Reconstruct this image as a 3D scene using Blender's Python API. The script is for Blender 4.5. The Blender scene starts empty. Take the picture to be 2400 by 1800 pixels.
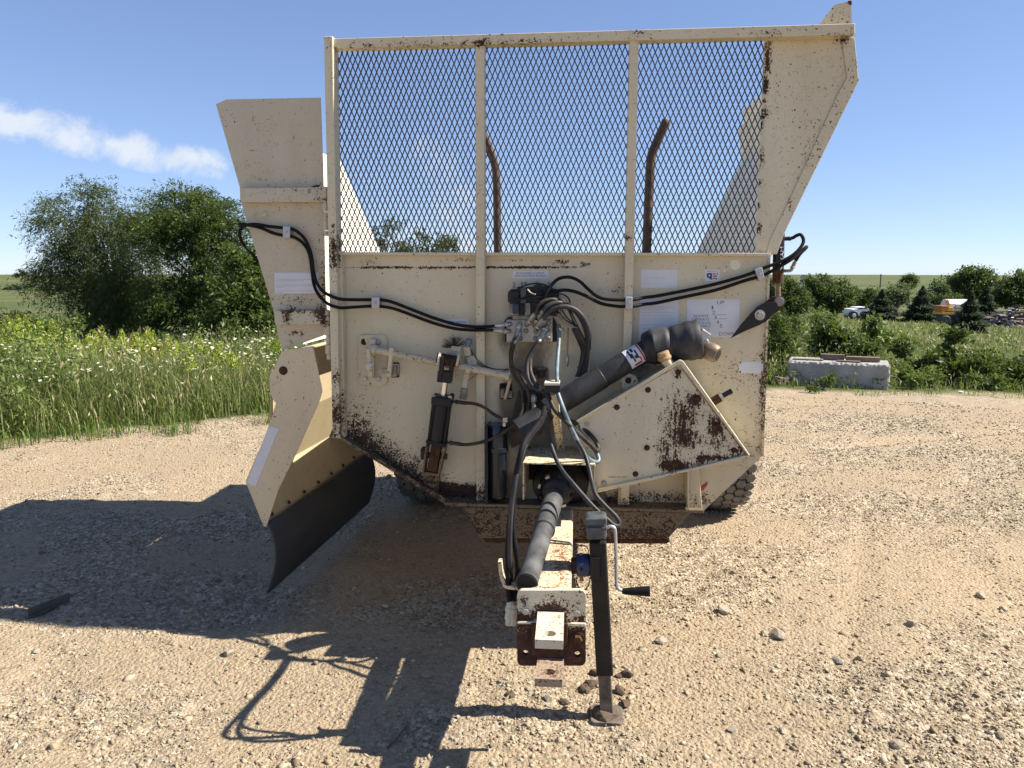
import bpy, math, random
import numpy as np
from mathutils import Vector, Matrix
from mathutils.geometry import tessellate_polygon

random.seed(7)
rng = np.random.default_rng(7)
R = math.radians
scene = bpy.context.scene
col = scene.collection

# ------------------------------------------------------------------ camera
CAM_H, PITCH, FOC = 1.65, R(8.5), 1801.0          # focal length in pixels of a 2400 px wide picture
cam_d = bpy.data.cameras.new('camera')
cam_d.sensor_width = 36.0
cam_d.lens = 36.0 * FOC / 2400.0
cam_d.clip_start = 0.05
cam_d.clip_end = 6000
cam = bpy.data.objects.new('camera', cam_d)
cam.location = (0, 0, CAM_H)
cam.rotation_euler = (R(90) - PITCH, 0, 0)
col.objects.link(cam)
scene.camera = cam

# ------------------------------------------------------------------ sky and sun
SUN_EL, SUN_AZ = R(45), R(91.5)                    # azimuth clockwise from +Y (the view direction)
world = bpy.data.worlds.new('World')
scene.world = world
world.use_nodes = True
wn = world.node_tree
wn.nodes.clear()
sky = wn.nodes.new('ShaderNodeTexSky')
sky.sky_type = 'NISHITA'
sky.sun_disc = False
sky.sun_elevation = SUN_EL
sky.sun_rotation = SUN_AZ
sky.altitude = 0
sky.air_density = 0.7
sky.dust_density = 0.0
sky.ozone_density = 1.0
bg = wn.nodes.new('ShaderNodeBackground')
bg.inputs['Strength'].default_value = 0.10
wo = wn.nodes.new('ShaderNodeOutputWorld')

def wnode(t, **kw):
    n = wn.nodes.new(t)
    for k, v in kw.items():
        setattr(n, k, v)
    return n

def wmath(op, a, b=None, c=None):
    n = wnode('ShaderNodeMath', operation=op)
    for i, v in enumerate((a, b, c)):
        if v is None:
            continue
        if isinstance(v, (int, float)):
            n.inputs[i].default_value = v
        else:
            wn.links.new(v, n.inputs[i])
    return n.outputs[0]

# wispy cloud bank: masks over the direction plane (x/y, z/y) times noise
tc = wnode('ShaderNodeTexCoord')
sep = wnode('ShaderNodeSeparateXYZ')
wn.links.new(tc.outputs['Generated'], sep.inputs[0])
yy = wmath('MAXIMUM', sep.outputs['Y'], 0.02)
px = wmath('DIVIDE', sep.outputs['X'], yy)
pz = wmath('DIVIDE', sep.outputs['Z'], yy)
comb = wnode('ShaderNodeCombineXYZ')
wn.links.new(px, comb.inputs[0])
wn.links.new(pz, comb.inputs[1])
cn = wnode('ShaderNodeTexNoise')
cn.inputs['Scale'].default_value = 13.0
cn.inputs['Detail'].default_value = 9.0
cn.inputs['Roughness'].default_value = 0.62
cn.inputs['Distortion'].default_value = 0.25
wn.links.new(comb.outputs[0], cn.inputs['Vector'])

def cloud_blob(cx, cz, ang, rx, rz, s):
    ca, sa = math.cos(ang), math.sin(ang)
    dx = wmath('SUBTRACT', px, cx)
    dz = wmath('SUBTRACT', pz, cz)
    u = wmath('DIVIDE', wmath('ADD', wmath('MULTIPLY', dx, ca), wmath('MULTIPLY', dz, sa)), rx)
    v = wmath('DIVIDE', wmath('SUBTRACT', wmath('MULTIPLY', dz, ca), wmath('MULTIPLY', dx, sa)), rz)
    d = wmath('SQRT', wmath('ADD', wmath('MULTIPLY', u, u), wmath('MULTIPLY', v, v)))
    return wmath('MULTIPLY', wmath('MAXIMUM', wmath('SUBTRACT', 1.0, d), 0.0), s)

m = cloud_blob(-0.65, 0.190, R(-12.5), 0.34, 0.036, .9)
for b in ((-0.50, 0.155, R(-14), 0.17, 0.030, .9), (-0.42, 0.142, R(-6), 0.14, 0.022, .55), (-0.085, 0.115, R(-60), 0.10, 0.045, .62), (-1.3, 0.3, R(-12), 0.5, 0.1, 1.0),
          (-0.02, 0.03, R(0), 0.55, 0.05, .28)):
    m = wmath('MAXIMUM', m, cloud_blob(*b))
cm = wmath('ADD', wmath('MULTIPLY', m, 0.62), wmath('MULTIPLY', wmath('SUBTRACT', cn.outputs['Fac'], 0.5), 1.5))
cfac = wnode('ShaderNodeMapRange')
cfac.interpolation_type = 'SMOOTHSTEP'
wn.links.new(wmath('MULTIPLY', cm, wmath('MINIMUM', wmath('MULTIPLY', m, 6.0), 1.0)), cfac.inputs['Value'])
cfac.inputs['From Min'].default_value = 0.06
cfac.inputs['From Max'].default_value = 0.50
mixc = wnode('ShaderNodeMix', data_type='RGBA')
wn.links.new(wmath('MULTIPLY', cfac.outputs[0], 0.92), mixc.inputs[0])
gam = wnode('ShaderNodeGamma')                     # the camera's softer rendering of the sky's range
gam.inputs['Gamma'].default_value = 0.66
wn.links.new(sky.outputs[0], gam.inputs['Color'])
tint = wnode('ShaderNodeMix', data_type='RGBA', blend_type='MULTIPLY')
tint.inputs[0].default_value = 1.0
tint.inputs[7].default_value = (0.86, 0.99, 1.28, 1)
wn.links.new(gam.outputs[0], tint.inputs[6])
wn.links.new(tint.outputs[2], mixc.inputs[6])
mixc.inputs[7].default_value = (3.6, 3.85, 4.25, 1)
wn.links.new(mixc.outputs[2], bg.inputs['Color'])
wn.links.new(bg.outputs[0], wo.inputs['Surface'])

sun_d = bpy.data.lights.new('sun', 'SUN')
sun_d.energy = 5.0
sun_d.angle = R(0.53)
sun_d.color = (1.0, 0.93, 0.82)
sun = bpy.data.objects.new('sun', sun_d)
to_sun = Vector((math.sin(SUN_AZ) * math.cos(SUN_EL), math.cos(SUN_AZ) * math.cos(SUN_EL), math.sin(SUN_EL)))
sun.rotation_euler = to_sun.to_track_quat('Z', 'Y').to_euler()
sun.location = (8, 3, 10)
col.objects.link(sun)

scene.view_settings.view_transform = 'Standard'
scene.view_settings.look = 'None'
scene.view_settings.exposure = 1.2
scene.view_settings.gamma = 1.0
scene.view_settings.use_curve_mapping = False
scene.render.engine = 'CYCLES'
scene.cycles.max_bounces = 8
scene.cycles.transparent_max_bounces = 8

# ------------------------------------------------------------------ where a pixel's ray meets a plane of the place
WIN = dict(S=(0, 0, 1), D=(0, 0, 2212 / 2400), A=(480, 0, 2.765), B=(1240, 0, 2.765), C=(500, 400, 3.6867),
           W=(780, 580, 3.6867), E=(1100, 600, 5.53), F=(1350, 600, 3.6867), G=(1350, 800, 4.148), H=(540, 780, 2.675),
           I=(1000, 780, 5.53), J=(1080, 950, 3.6867), K=(1130, 1200, 3.3175), N=(1750, 580, 3.4031),
           L=(0, 400, 2.5529), U=(640, 700, 8.295), V=(1740, 530, 6.145), T=(1560, 620, 9.215), O=(400, 1350, 2.765))

def src(w, x, y):
    a, b, s = WIN[w]
    return a + x / s, b + y / s

def ray(w, x, y):
    u, v = src(w, x, y)
    a, b = (u - 1200) / FOC, -(v - 900) / FOC
    cp, sp = math.cos(PITCH), math.sin(PITCH)
    return Vector((a, cp + b * sp, -sp + b * cp))

CAM = Vector((0, 0, CAM_H))
YAW = R(-5.0)
BASE = Vector((0.25, 3.4, 0))
TO_LOCAL = (Matrix.Translation(BASE) @ Matrix.Rotation(YAW, 4, 'Z')).inverted()
O_L = TO_LOCAL @ CAM

def M(w, x, y, d):                     # machine coordinates on the plane y' = d
    r = TO_LOCAL.to_3x3() @ ray(w, x, y)
    t = (d - O_L.y) / r.y
    return O_L + r * t

def MZ(w, x, y, z):                    # machine coordinates on the plane z
    r = TO_LOCAL.to_3x3() @ ray(w, x, y)
    return O_L + r * ((z - O_L.z) / r.z)

def WY(w, x, y, Y):                    # world point at distance Y
    r = ray(w, x, y)
    return CAM + r * (Y / r.y)

def WZ(w, x, y, z=0.0):                # world point at height z
    r = ray(w, x, y)
    return CAM + r * ((z - CAM_H) / r.z)

# ------------------------------------------------------------------ shapes
def mk(name, geo, mat, parent=None, smooth=False, bevel=0.0, kind=None, label=None):
    v, f = geo
    me = bpy.data.meshes.new(name)
    me.from_pydata([tuple(p) for p in v], [], [tuple(q) for q in f])
    me.update()
    if mat:
        me.materials.append(mat)
    o = bpy.data.objects.new(name, me)
    col.objects.link(o)
    o.parent = parent
    if smooth:
        me.polygons.foreach_set('use_smooth', [True] * len(me.polygons))
        if smooth == 2:
            me.set_sharp_from_angle(angle=R(35))
    if bevel:
        b = o.modifiers.new('bevel', 'BEVEL')
        b.width = bevel
        b.segments = 2
        b.limit_method = 'ANGLE'
        b.angle_limit = R(40)
    if kind:
        o['kind'] = kind
    if label:
        o['label'] = label
    return o

def mk_np(name, V, F, mat, parent=None, smooth=False, kind=None, attrs=None):
    """V (n,3) floats, F (m,k) ints with k equal for all faces"""
    me = bpy.data.meshes.new(name)
    n, (mm, k) = len(V), F.shape
    me.vertices.add(n)
    me.vertices.foreach_set('co', np.ascontiguousarray(V, dtype=np.float32).ravel())
    me.loops.add(mm * k)
    me.loops.foreach_set('vertex_index', np.ascontiguousarray(F, dtype=np.int32).ravel())
    me.polygons.add(mm)
    me.polygons.foreach_set('loop_start', np.arange(0, mm * k, k, dtype=np.int32))
    if smooth:
        me.polygons.foreach_set('use_smooth', np.ones(mm, dtype=bool))
    for an, av in (attrs or {}).items():
        a = me.attributes.new(an, 'FLOAT', 'POINT')
        a.data.foreach_set('value', np.ascontiguousarray(av, dtype=np.float32))
    me.update(calc_edges=True)
    me.validate()
    if mat:
        me.materials.append(mat)
    o = bpy.data.objects.new(name, me)
    col.objects.link(o)
    o.parent = parent
    if kind:
        o['kind'] = kind
    return o

def tag(o, label, cat=None, group=None, kind=None):
    o['label'] = label
    if cat:
        o['category'] = cat
    if group:
        o['group'] = group
    if kind:
        o['kind'] = kind
    return o

def empty(name, loc=(0, 0, 0), rz=0.0):
    o = bpy.data.objects.new(name, None)
    o.location = loc
    o.rotation_euler = (0, 0, rz)
    o.empty_display_size = 0.2
    col.objects.link(o)
    return o

def join(*gs):
    V, F = [], []
    for v, f in gs:
        n = len(V)
        V += list(v)
        F += [tuple(i + n for i in q) for q in f]
    return V, F

def prism(poly, vec, holes=()):
    """closed solid: polygon (3-D points) swept by vec, with holes"""
    vec = Vector(vec)
    loops = [[Vector(p) for p in poly]] + [[Vector(p) for p in h] for h in holes]
    flat = [p for l in loops for p in l]
    n = len(flat)
    tris = tessellate_polygon(loops)
    V = flat + [p + vec for p in flat]
    F = []
    if len(loops) == 1 and len(poly) <= 4:
        F.append(tuple(range(n)))
        F.append(tuple(range(2 * n - 1, n - 1, -1)))
    else:
        for t in tris:
            F.append(tuple(t))
            F.append(tuple(i + n for i in reversed(t)))
    k = 0
    for l in loops:
        m_ = len(l)
        for i in range(m_):
            j = (i + 1) % m_
            F.append((k + i, k + i + n, k + j + n, k + j))
        k += m_
    return V, F

def plate(w, pts, d0, d1, holes=()):
    """plate cut to the outline pts of window w, front face at depth d0, back at d1"""
    return prism([M(w, x, y, d0) for x, y in pts], (0, d1 - d0, 0),
                 [[M(w, x, y, d0) for x, y in h] for h in holes])

def circ(cx, cy, r, n=20, ry=None):
    return [(cx + r * math.cos(2 * math.pi * i / n), cy + (ry or r) * math.sin(2 * math.pi * i / n)) for i in range(n)]

def rrect(x0, y0, x1, y1, r, n=4):
    P = []
    for cx, cy, a in ((x1 - r, y1 - r, 0), (x0 + r, y1 - r, 90), (x0 + r, y0 + r, 180), (x1 - r, y0 + r, 270)):
        for i in range(n + 1):
            t = R(a + 90 * i / n)
            P.append((cx + r * math.cos(t), cy + r * math.sin(t)))
    return P

def box(c, s, rot=None):
    c = Vector(c)
    V = []
    for x in (-.5, .5):
        for y in (-.5, .5):
            for z in (-.5, .5):
                p = Vector((x * s[0], y * s[1], z * s[2]))
                V.append(c + (rot @ p if rot else p))
    return V, [(0, 1, 3, 2), (4, 6, 7, 5), (0, 4, 5, 1), (2, 3, 7, 6), (0, 2, 6, 4), (1, 5, 7, 3)]

def bar(p0, p1, w, t, side=(0, 1, 0)):
    """rectangular bar from p0 to p1; t across `side`, w across the third direction"""
    p0, p1, s = Vector(p0), Vector(p1), Vector(side)
    a = (p1 - p0).normalized()
    s = (s - a * s.dot(a)).normalized()
    u = a.cross(s)
    V = []
    for p in (p0, p1):
        for i, j in ((-1, -1), (1, -1), (1, 1), (-1, 1)):
            V.append(p + u * (w / 2 * i) + s * (t / 2 * j))
    return V, [(0, 1, 2, 3), (7, 6, 5, 4), (0, 4, 5, 1), (1, 5, 6, 2), (2, 6, 7, 3), (3, 7, 4, 0)]

def turned(p0, p1, prof, n=20, cap=True):
    """turned solid between p0 and p1; prof = [(t 0..1, radius)]"""
    p0, p1 = Vector(p0), Vector(p1)
    a = (p1 - p0).normalized()
    s = Vector((0, 0, 1)) if abs(a.z) < .9 else Vector((1, 0, 0))
    u = a.cross(s).normalized()
    v = a.cross(u)
    V, F = [], []
    for t, r in prof:
        c = p0.lerp(p1, t)
        for i in range(n):
            an = 2 * math.pi * i / n
            V.append(c + u * (r * math.cos(an)) + v * (r * math.sin(an)))
    for k in range(len(prof) - 1):
        for i in range(n):
            j = (i + 1) % n
            F.append((k * n + i, k * n + j, (k + 1) * n + j, (k + 1) * n + i))
    if cap:
        F.append(tuple(range(n - 1, -1, -1)))
        F.append(tuple(range((len(prof) - 1) * n, len(prof) * n)))
    return V, F

def cyl(p0, p1, r, n=16, r1=None):
    return turned(p0, p1, [(0, r), (1, r if r1 is None else r1)], n)

def smooth_path(P, k=8):
    P = [Vector(p) for p in P]
    if len(P) < 3:
        return P
    Q = [P[0] * 2 - P[1]] + P + [P[-1] * 2 - P[-2]]
    out = []
    for i in range(1, len(Q) - 2):
        a, b, c, d = Q[i - 1], Q[i], Q[i + 1], Q[i + 2]
        for j in range(k):
            t = j / k
            out.append(0.5 * ((2 * b) + (c - a) * t + (2 * a - 5 * b + 4 * c - d) * t * t + (3 * b - a - 3 * c + d) * t ** 3))
    out.append(P[-1])
    return out

def tube(P, r, n=10, k=6, radii=None, raw=False):
    P = [Vector(p) for p in P] if raw else smooth_path(P, k)
    m_ = len(P)
    V, F = [], []
    a = (P[1] - P[0]).normalized()
    u = a.orthogonal().normalized()
    for i, p in enumerate(P):
        a = (P[min(i + 1, m_ - 1)] - P[max(i - 1, 0)]).normalized()
        u = (u - a * u.dot(a)).normalized()
        v = a.cross(u)
        rr = r if radii is None else radii[0] + (radii[1] - radii[0]) * i / (m_ - 1)
        for j in range(n):
            an = 2 * math.pi * j / n
            V.append(p + u * (rr * math.cos(an)) + v * (rr * math.sin(an)))
    for i in range(m_ - 1):
        for j in range(n):
            q = (j + 1) % n
            F.append((i * n + j, i * n + q, (i + 1) * n + q, (i + 1) * n + j))
    F.append(tuple(range(n - 1, -1, -1)))
    F.append(tuple(range((m_ - 1) * n, m_ * n)))
    return V, F

def hexhead(p, r, h, ax=(0, -1, 0), washer=True):
    p, ax = Vector(p), Vector(ax).normalized()
    g = turned(p, p + ax * h, [(0, r), (.8, r), (1, r * .82)], 6)
    if washer:
        g = join(turned(p, p + ax * (h * .2), [(0, r * 1.45), (1, r * 1.45)], 16), g)
    return g

# ------------------------------------------------------------------ materials
class NT:
    def __init__(self, name):
        self.m = bpy.data.materials.new(name)
        self.m.use_nodes = True
        self.t = self.m.node_tree
        self.b = self.t.nodes['Principled BSDF']
        self.out = self.t.nodes['Material Output']

    def n(self, typ, ins=None, **kw):
        x = self.t.nodes.new(typ)
        for k, v in kw.items():
            setattr(x, k, v)
        for k, v in (ins or {}).items():
            self.put(x.inputs[k], v)
        return x

    def put(self, sock, v):
        if isinstance(v, bpy.types.NodeSocket):
            self.t.links.new(v, sock)
        else:
            sock.default_value = v

    def math(self, op, a, b=0.0, c=0.0, clamp=False):
        x = self.n('ShaderNodeMath', {0: a, 1: b, 2: c}, operation=op)
        x.use_clamp = clamp
        return x.outputs[0]

    def noise(self, vec, scale, detail=3, rough=.55, dist=0.0):
        x = self.n('ShaderNodeTexNoise', {'Scale': scale, 'Detail': detail, 'Roughness': rough, 'Distortion': dist})
        if vec is not None:
            self.t.links.new(vec, x.inputs['Vector'])
        return x.outputs['Fac']

    def ramp(self, v, a, b, to0=0.0, to1=1.0, smooth=False):
        x = self.n('ShaderNodeMapRange', {'Value': v, 'From Min': a, 'From Max': b, 'To Min': to0, 'To Max': to1})
        if smooth:
            x.interpolation_type = 'SMOOTHSTEP'
        return x.outputs[0]

    def mix(self, f, a, b):
        x = self.n('ShaderNodeMix', data_type='RGBA')
        for i, v in ((0, f), (6, a), (7, b)):
            self.put(x.inputs[i], v if not isinstance(v, tuple) or len(v) == 4 else (*v, 1))
        return x.outputs[2]

    def cramp(self, v, stops):
        x = self.n('ShaderNodeValToRGB', {0: v})
        e = x.color_ramp.elements
        while len(e) < len(stops):
            e.new(0.5)
        for q, (p, c) in zip(e, stops):
            q.position = p
            q.color = (*c, 1)
        return x.outputs[0]

    def obj(self):
        return self.n('ShaderNodeTexCoord').outputs['Object']

    def scaled(self, vec, s):
        x = self.n('ShaderNodeVectorMath', {0: vec, 1: s}, operation='MULTIPLY')
        return x.outputs[0]

    def blob(self, vec, c, r, s):
        x = self.n('ShaderNodeVectorMath', {0: vec, 1: tuple(c)}, operation='SUBTRACT').outputs[0]
        y = self.n('ShaderNodeVectorMath', {0: x, 1: tuple(1 / q for q in r)}, operation='MULTIPLY').outputs[0]
        l = self.n('ShaderNodeVectorMath', {0: y}, operation='LENGTH').outputs['Value']
        return self.math('MULTIPLY', self.math('SUBTRACT', 1.0, l, clamp=True), s)

    def bump(self, h, strength, dist=0.01):
        x = self.n('ShaderNodeBump', {'Height': h, 'Strength': strength, 'Distance': dist})
        self.t.links.new(x.outputs[0], self.b.inputs['Normal'])

def paint(name, base=(.61, .545, .39), d0=0.0, blobs=(), streak=False, rust=(.040, .019, .012), gloss=.42, chips=1.0, grime=()):
    """old cream enamel with rust chips: denser where the blobs (machine coordinates) raise the density"""
    t = NT(name)
    o = t.obj()
    n1 = t.noise(o, 120, 4, .65)
    n2 = t.noise(o, 30, 6, .72)
    v = t.math('ADD', t.math('MULTIPLY', n1, .45), t.math('MULTIPLY', n2, .55))
    if streak:
        n3 = t.noise(t.scaled(o, (85, 40, 13)), 1.0, 6, .7)
        v = t.math('ADD', t.math('MULTIPLY', v, .5), t.math('MULTIPLY', n3, .5))
    v = t.math('ADD', t.math('MULTIPLY', t.math('SUBTRACT', v, .5), 1.9), .5)
    low = t.noise(o, 2.3, 3, .5)
    den = t.math('ADD', t.math('MULTIPLY', t.math('SUBTRACT', low, .5), .30), d0)
    for c, r, s in blobs:
        den = t.math('ADD', den, t.blob(o, c, r, s))
    v = t.math('ADD', v, den)
    big = t.ramp(v, .755, .785)
    halo = t.ramp(v, .56, .78)
    sp1 = t.ramp(t.math('ADD', t.noise(o, 75, 1, .5), t.math('MULTIPLY', den, .45)), .715 - (chips - 1) * .03, .735 - (chips - 1) * .03)
    sp2 = t.ramp(t.math('ADD', t.noise(t.scaled(o, (210, 210, 170)), 1.0, 1, .5), t.math('MULTIPLY', den, .5)), .735, .755)
    mask = t.math('MAXIMUM', big, t.math('MAXIMUM', t.math('MULTIPLY', sp1, .9), t.math('MULTIPLY', sp2, .75)))
    dirt = t.noise(t.scaled(o, (3.0, 3.0, .7)), 1.0, 6, .6)
    fine = t.noise(o, 400, 2, .5)
    basec = t.mix(t.ramp(dirt, .35, .75), base, tuple(q * f for q, f in zip(base, (.80, .78, .73))))
    basec = t.mix(t.math('MULTIPLY', halo, .38), basec, (.36, .235, .11))
    if grime:                                            # oil and dust caked on around the hydraulics
        gm = 0.0
        for c, r, s in grime:
            gm = t.math('ADD', gm, t.blob(o, c, r, s))
        gn = t.noise(t.scaled(o, (18, 18, 7)), 1.0, 6, .68)
        gm = t.ramp(t.math('ADD', gm, t.math('MULTIPLY', t.math('SUBTRACT', gn, .5), 1.1)), .12, .75, 0, .88, True)
        basec = t.mix(gm, basec, (.105, .080, .050))
    rv = t.noise(o, 45, 4, .6)
    rustc = t.cramp(rv, [(.30, tuple(q * .5 for q in rust)), (.52, rust), (.72, (rust[0] * 2.6, rust[1] * 2.2, rust[2] * 1.6))])
    t.put(t.b.inputs['Base Color'], t.mix(mask, basec, rustc))
    t.put(t.b.inputs['Roughness'], t.math('ADD', t.math('MULTIPLY', mask, .45), t.ramp(dirt, .3, .7, gloss, gloss + .16)))
    hgt = t.math('SUBTRACT', t.math('ADD', t.math('MULTIPLY', fine, .1), t.math('MULTIPLY', t.noise(o, 5.5, 2, .5), 2.2)), t.math('MULTIPLY', mask, .5))
    t.bump(hgt, .35, .004)
    return t.m

def plain(name, c, rough=.6, metal=0.0, var=.25, scale=14.0, bump=.15, spec=.5, stretch=None, c2=None):
    t = NT(name)
    o = t.obj()
    vec = t.scaled(o, stretch) if stretch else o
    a = t.noise(vec, scale, 5, .6)
    dark = tuple(q * (1 - var) for q in c)
    lite = c2 or tuple(min(1, q * (1 + var)) for q in c)
    t.put(t.b.inputs['Base Color'], t.cramp(a, [(.3, dark), (.7, lite)]))
    t.put(t.b.inputs['Roughness'], t.ramp(a, .3, .7, max(.05, rough - .1), min(1, rough + .1)))
    t.b.inputs['Metallic'].default_value = metal
    t.b.inputs['Specular IOR Level'].default_value = spec
    if bump:
        t.bump(t.noise(vec, scale * 6, 3, .6), bump, .003)
    return t.m

# ================================================================== TERRAIN
def _hash(ix, iy, s):
    h = (ix.astype(np.int64) * 374761393 + iy.astype(np.int64) * 668265263 + s * 974634777) & 0x7fffffff
    h = (h ^ (h >> 13)) * 1274126177 & 0x7fffffff
    return ((h ^ (h >> 16)) & 0xffff) / 65535.0

def vnoise(x, y, s=0):
    ix, iy = np.floor(x), np.floor(y)
    fx, fy = x - ix, y - iy
    fx, fy = fx * fx * (3 - 2 * fx), fy * fy * (3 - 2 * fy)
    a, b = _hash(ix, iy, s), _hash(ix + 1, iy, s)
    c, d = _hash(ix, iy + 1, s), _hash(ix + 1, iy + 1, s)
    return (a + (b - a) * fx) * (1 - fy) + (c + (d - c) * fx) * fy

def fbm(x, y, octs=4, s=0):
    v, a = 0, .5
    for o in range(octs):
        v = v + a * vnoise(x * 2 ** o, y * 2 ** o, s + o)
        a *= .5
    return v

def yard_edge(x):
    """y at which the gravel ends, for each x"""
    return np.interp(x, [-40, -9, -4.7, -2.6, -1.2, 0.5, 2.5, 6.5, 30], [2.0, 4.6, 7.15, 8.45, 9.2, 10.2, 10.9, 10.5, 9.4])

def yard_mask(x, y):
    e = yard_edge(x) + (fbm(x * 1.3, y * 1.3, 4, 5) - .45) * 1.3
    return np.clip((e - y) / .25 + .5, 0, 1)

def stony(x, y):
    """0 on packed clay, 1 in loose stone"""
    return np.clip((fbm(x * 1.3 + 3, y * 1.9, 5, 91) - .36) / .22, 0, 1)

def terrain(x, y, rough=True):
    x, y = np.asarray(x, float), np.asarray(y, float)
    r = np.hypot(x, y)
    yy_ = np.where(y > 0, r, 0)
    z = np.interp(yy_, [0, 10.5, 15, 25, 45, 60, 100, 160, 250, 450, 700, 1500], [0, 0, -.2, -.85, -2.0, -2.4, -3.7, -5.6, -7.0, -4.3, -7, -14])
    side = np.clip((-x / np.maximum(r, 1)) * 1.8, -1, 1)
    z = z + np.interp(yy_, [0, 60, 250, 450, 1500], [0, 0, 1.2, 1.3, 1]) * side
    z = z + np.interp(yy_, [0, 14, 40, 300], [0, 0, .35, 1.6]) * (fbm(x * .03, y * .03, 3, 11) - .45)
    if rough:
        m_ = yard_mask(x, y)
        near = np.clip(1.6 - r / 12, .15, 1)
        b = (fbm(x * .7, y * .7, 3, 21) - .44) * .09 + (fbm(x * 3.1, y * 4.5, 3, 31) - .44) * .050 * (.35 + stony(x, y)) + (fbm(x * 15, y * 19, 3, 41) - .43) * .030 * (.35 + stony(x, y))
        # wheel ruts across the yard
        rut = np.exp(-((y - 7.1 - .16 * (x - 2.5) + .25 * np.sin(x * .9)) / .10) ** 2) * np.clip((x - 1.9) / .5, 0, 1)
        rut2 = np.exp(-(((x - 2.1) - .5 * (y - 4.4)) / .08) ** 2) * np.clip((y - 2.6) / .4, 0, 1) * np.clip((5.8 - y) / .5, 0, 1)
        z = z + m_ * near * b + m_ * (-.05 * rut - .012 * rut2) + (1 - m_) * np.clip((r - 5) / 4, 0, 1) * .02
    return z

def tz(x, y):
    return float(terrain(np.array([x]), np.array([y]))[0])

def ground_material():
    t = NT('gravel_and_field')
    o = t.obj()
    yard = t.n('ShaderNodeAttribute', attribute_name='yard').outputs['Fac']
    far = t.n('ShaderNodeAttribute', attribute_name='far').outputs['Fac']
    # gravel: crushed limestone in tan clay
    vor = t.n('ShaderNodeTexVoronoi', {'Scale': 62.0, 'Randomness': 1.0})
    t.t.links.new(o, vor.inputs['Vector'])
    vd = vor.outputs['Distance']
    sepc = t.n('ShaderNodeSeparateColor', {0: vor.outputs['Color']})
    stone = t.cramp(sepc.outputs[0], [(0.0, (0.170, 0.127, 0.085)), (.35, (0.325, 0.258, 0.174)), (.75, (0.436, 0.359, 0.253)), (1.0, (0.592, 0.511, 0.386))])
    big = t.noise(o, .9, 5, .6)
    clay = t.cramp(t.noise(o, 38, 5, .7), [(.25, (0.218, 0.158, 0.098)), (.5, (0.373, 0.290, 0.189)), (.8, (0.461, 0.370, 0.253))])
    patch = t.ramp(t.math('ADD', t.n('ShaderNodeAttribute', attribute_name='stony').outputs['Fac'], t.math('MULTIPLY', t.math('SUBTRACT', t.noise(o, 12, 4, .65), .5), 1.6)), .85, .15)
    gravel = t.mix(patch, stone, clay)
    gravel = t.mix(t.ramp(big, .35, .7), gravel, t.mix(.35, gravel, (.26, .215, .16)))
    wet = t.ramp(t.noise(t.scaled(o, (.8, 2.2, 1)), 1.0, 5, .65), .60, .72)
    gravel = t.mix(t.math('MULTIPLY', wet, .45), gravel, (.13, .09, .058))
    meadow = t.cramp(t.noise(o, 6, 5, .7), [(.3, (.045, .06, .018)), (.55, (.10, .115, .04)), (.75, (.19, .17, .08))])
    # far crop fields: bands running across the slope
    warp = t.noise(t.scaled(o, (.006, .02, 0)), 1.0, 3, .5)
    sp = t.n('ShaderNodeSeparateXYZ', {0: o})
    rows = t.math('SINE', t.math('ADD', t.math('MULTIPLY', sp.outputs[1], .055), t.math('MULTIPLY', warp, 7.0)))
    field = t.cramp(t.ramp(rows, -1, 1), [(.15, (.070, .092, .030)), (.45, (.095, .115, .038)), (.62, (.135, .138, .06)), (.9, (.086, .105, .035))])
    field = t.mix(.35, field, t.cramp(t.noise(o, .35, 5, .7), [(.3, (.045, .06, .022)), (.7, (.095, .10, .04))]))
    c = t.mix(yard, t.mix(far, meadow, field), gravel)
    t.put(t.b.inputs['Base Color'], c)
    t.b.inputs['Roughness'].default_value = .95
    t.b.inputs['Specular IOR Level'].default_value = .15
    h = t.math('ADD', t.math('MULTIPLY', t.math('SUBTRACT', .5, vd), .9), t.math('MULTIPLY', t.noise(o, 150, 4, .7), .7))
    t.bump(h, .75, .018)
    return t.m

def build_ground():
    ang = np.concatenate([np.radians(np.linspace(-52, 52, 430)), np.radians(np.linspace(56, 304, 63))])
    rad = np.concatenate([np.linspace(.02, 1.15, 8), np.geomspace(1.25, 14, 430), np.geomspace(14.4, 60, 70), np.geomspace(62, 900, 60), [1100, 1500, 2500]])
    A, RR = np.meshgrid(ang, rad)
    X, Y = RR * np.sin(A), RR * np.cos(A)
    Z = terrain(X, Y)
    na, nr = len(ang), len(rad)
    V = np.stack([X.ravel(), Y.ravel(), Z.ravel()], 1)
    i = np.arange(nr - 1)[:, None] * na
    j = np.arange(na)[None, :]
    jn = (j + 1) % na
    F = np.stack([i + j, i + na + j, i + na + jn, i + jn], -1).reshape(-1, 4)[:, ::-1]
    yard = yard_mask(V[:, 0], V[:, 1])
    rr = np.hypot(V[:, 0], V[:, 1])
    o = mk_np('ground', V, F, ground_material(), smooth=True, kind='structure',
              attrs={'stony': stony(V[:, 0], V[:, 1]), 'yard': yard, 'far': np.clip((rr - 60) / 50, 0, 1)})
    o['label'] = 'tan crushed limestone yard running out into meadow and crop fields'
build_ground()

# ------------------------------------------------------------------ loose gravel
def stone_material(name, stops, rough=.92):
    t = NT(name)
    g = t.n('ShaderNodeNewGeometry').outputs['Random Per Island']
    c = t.cramp(g, stops)
    c = t.mix(t.ramp(t.noise(t.obj(), 120, 4, .7), .35, .75), c, t.mix(.5, c, (.24, .18, .12)))
    t.put(t.b.inputs['Base Color'], c)
    t.b.inputs['Roughness'].default_value = rough
    t.b.inputs['Specular IOR Level'].default_value = .2
    t.bump(t.noise(t.obj(), 220, 3, .6), .5, .004)
    return t.m

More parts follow.
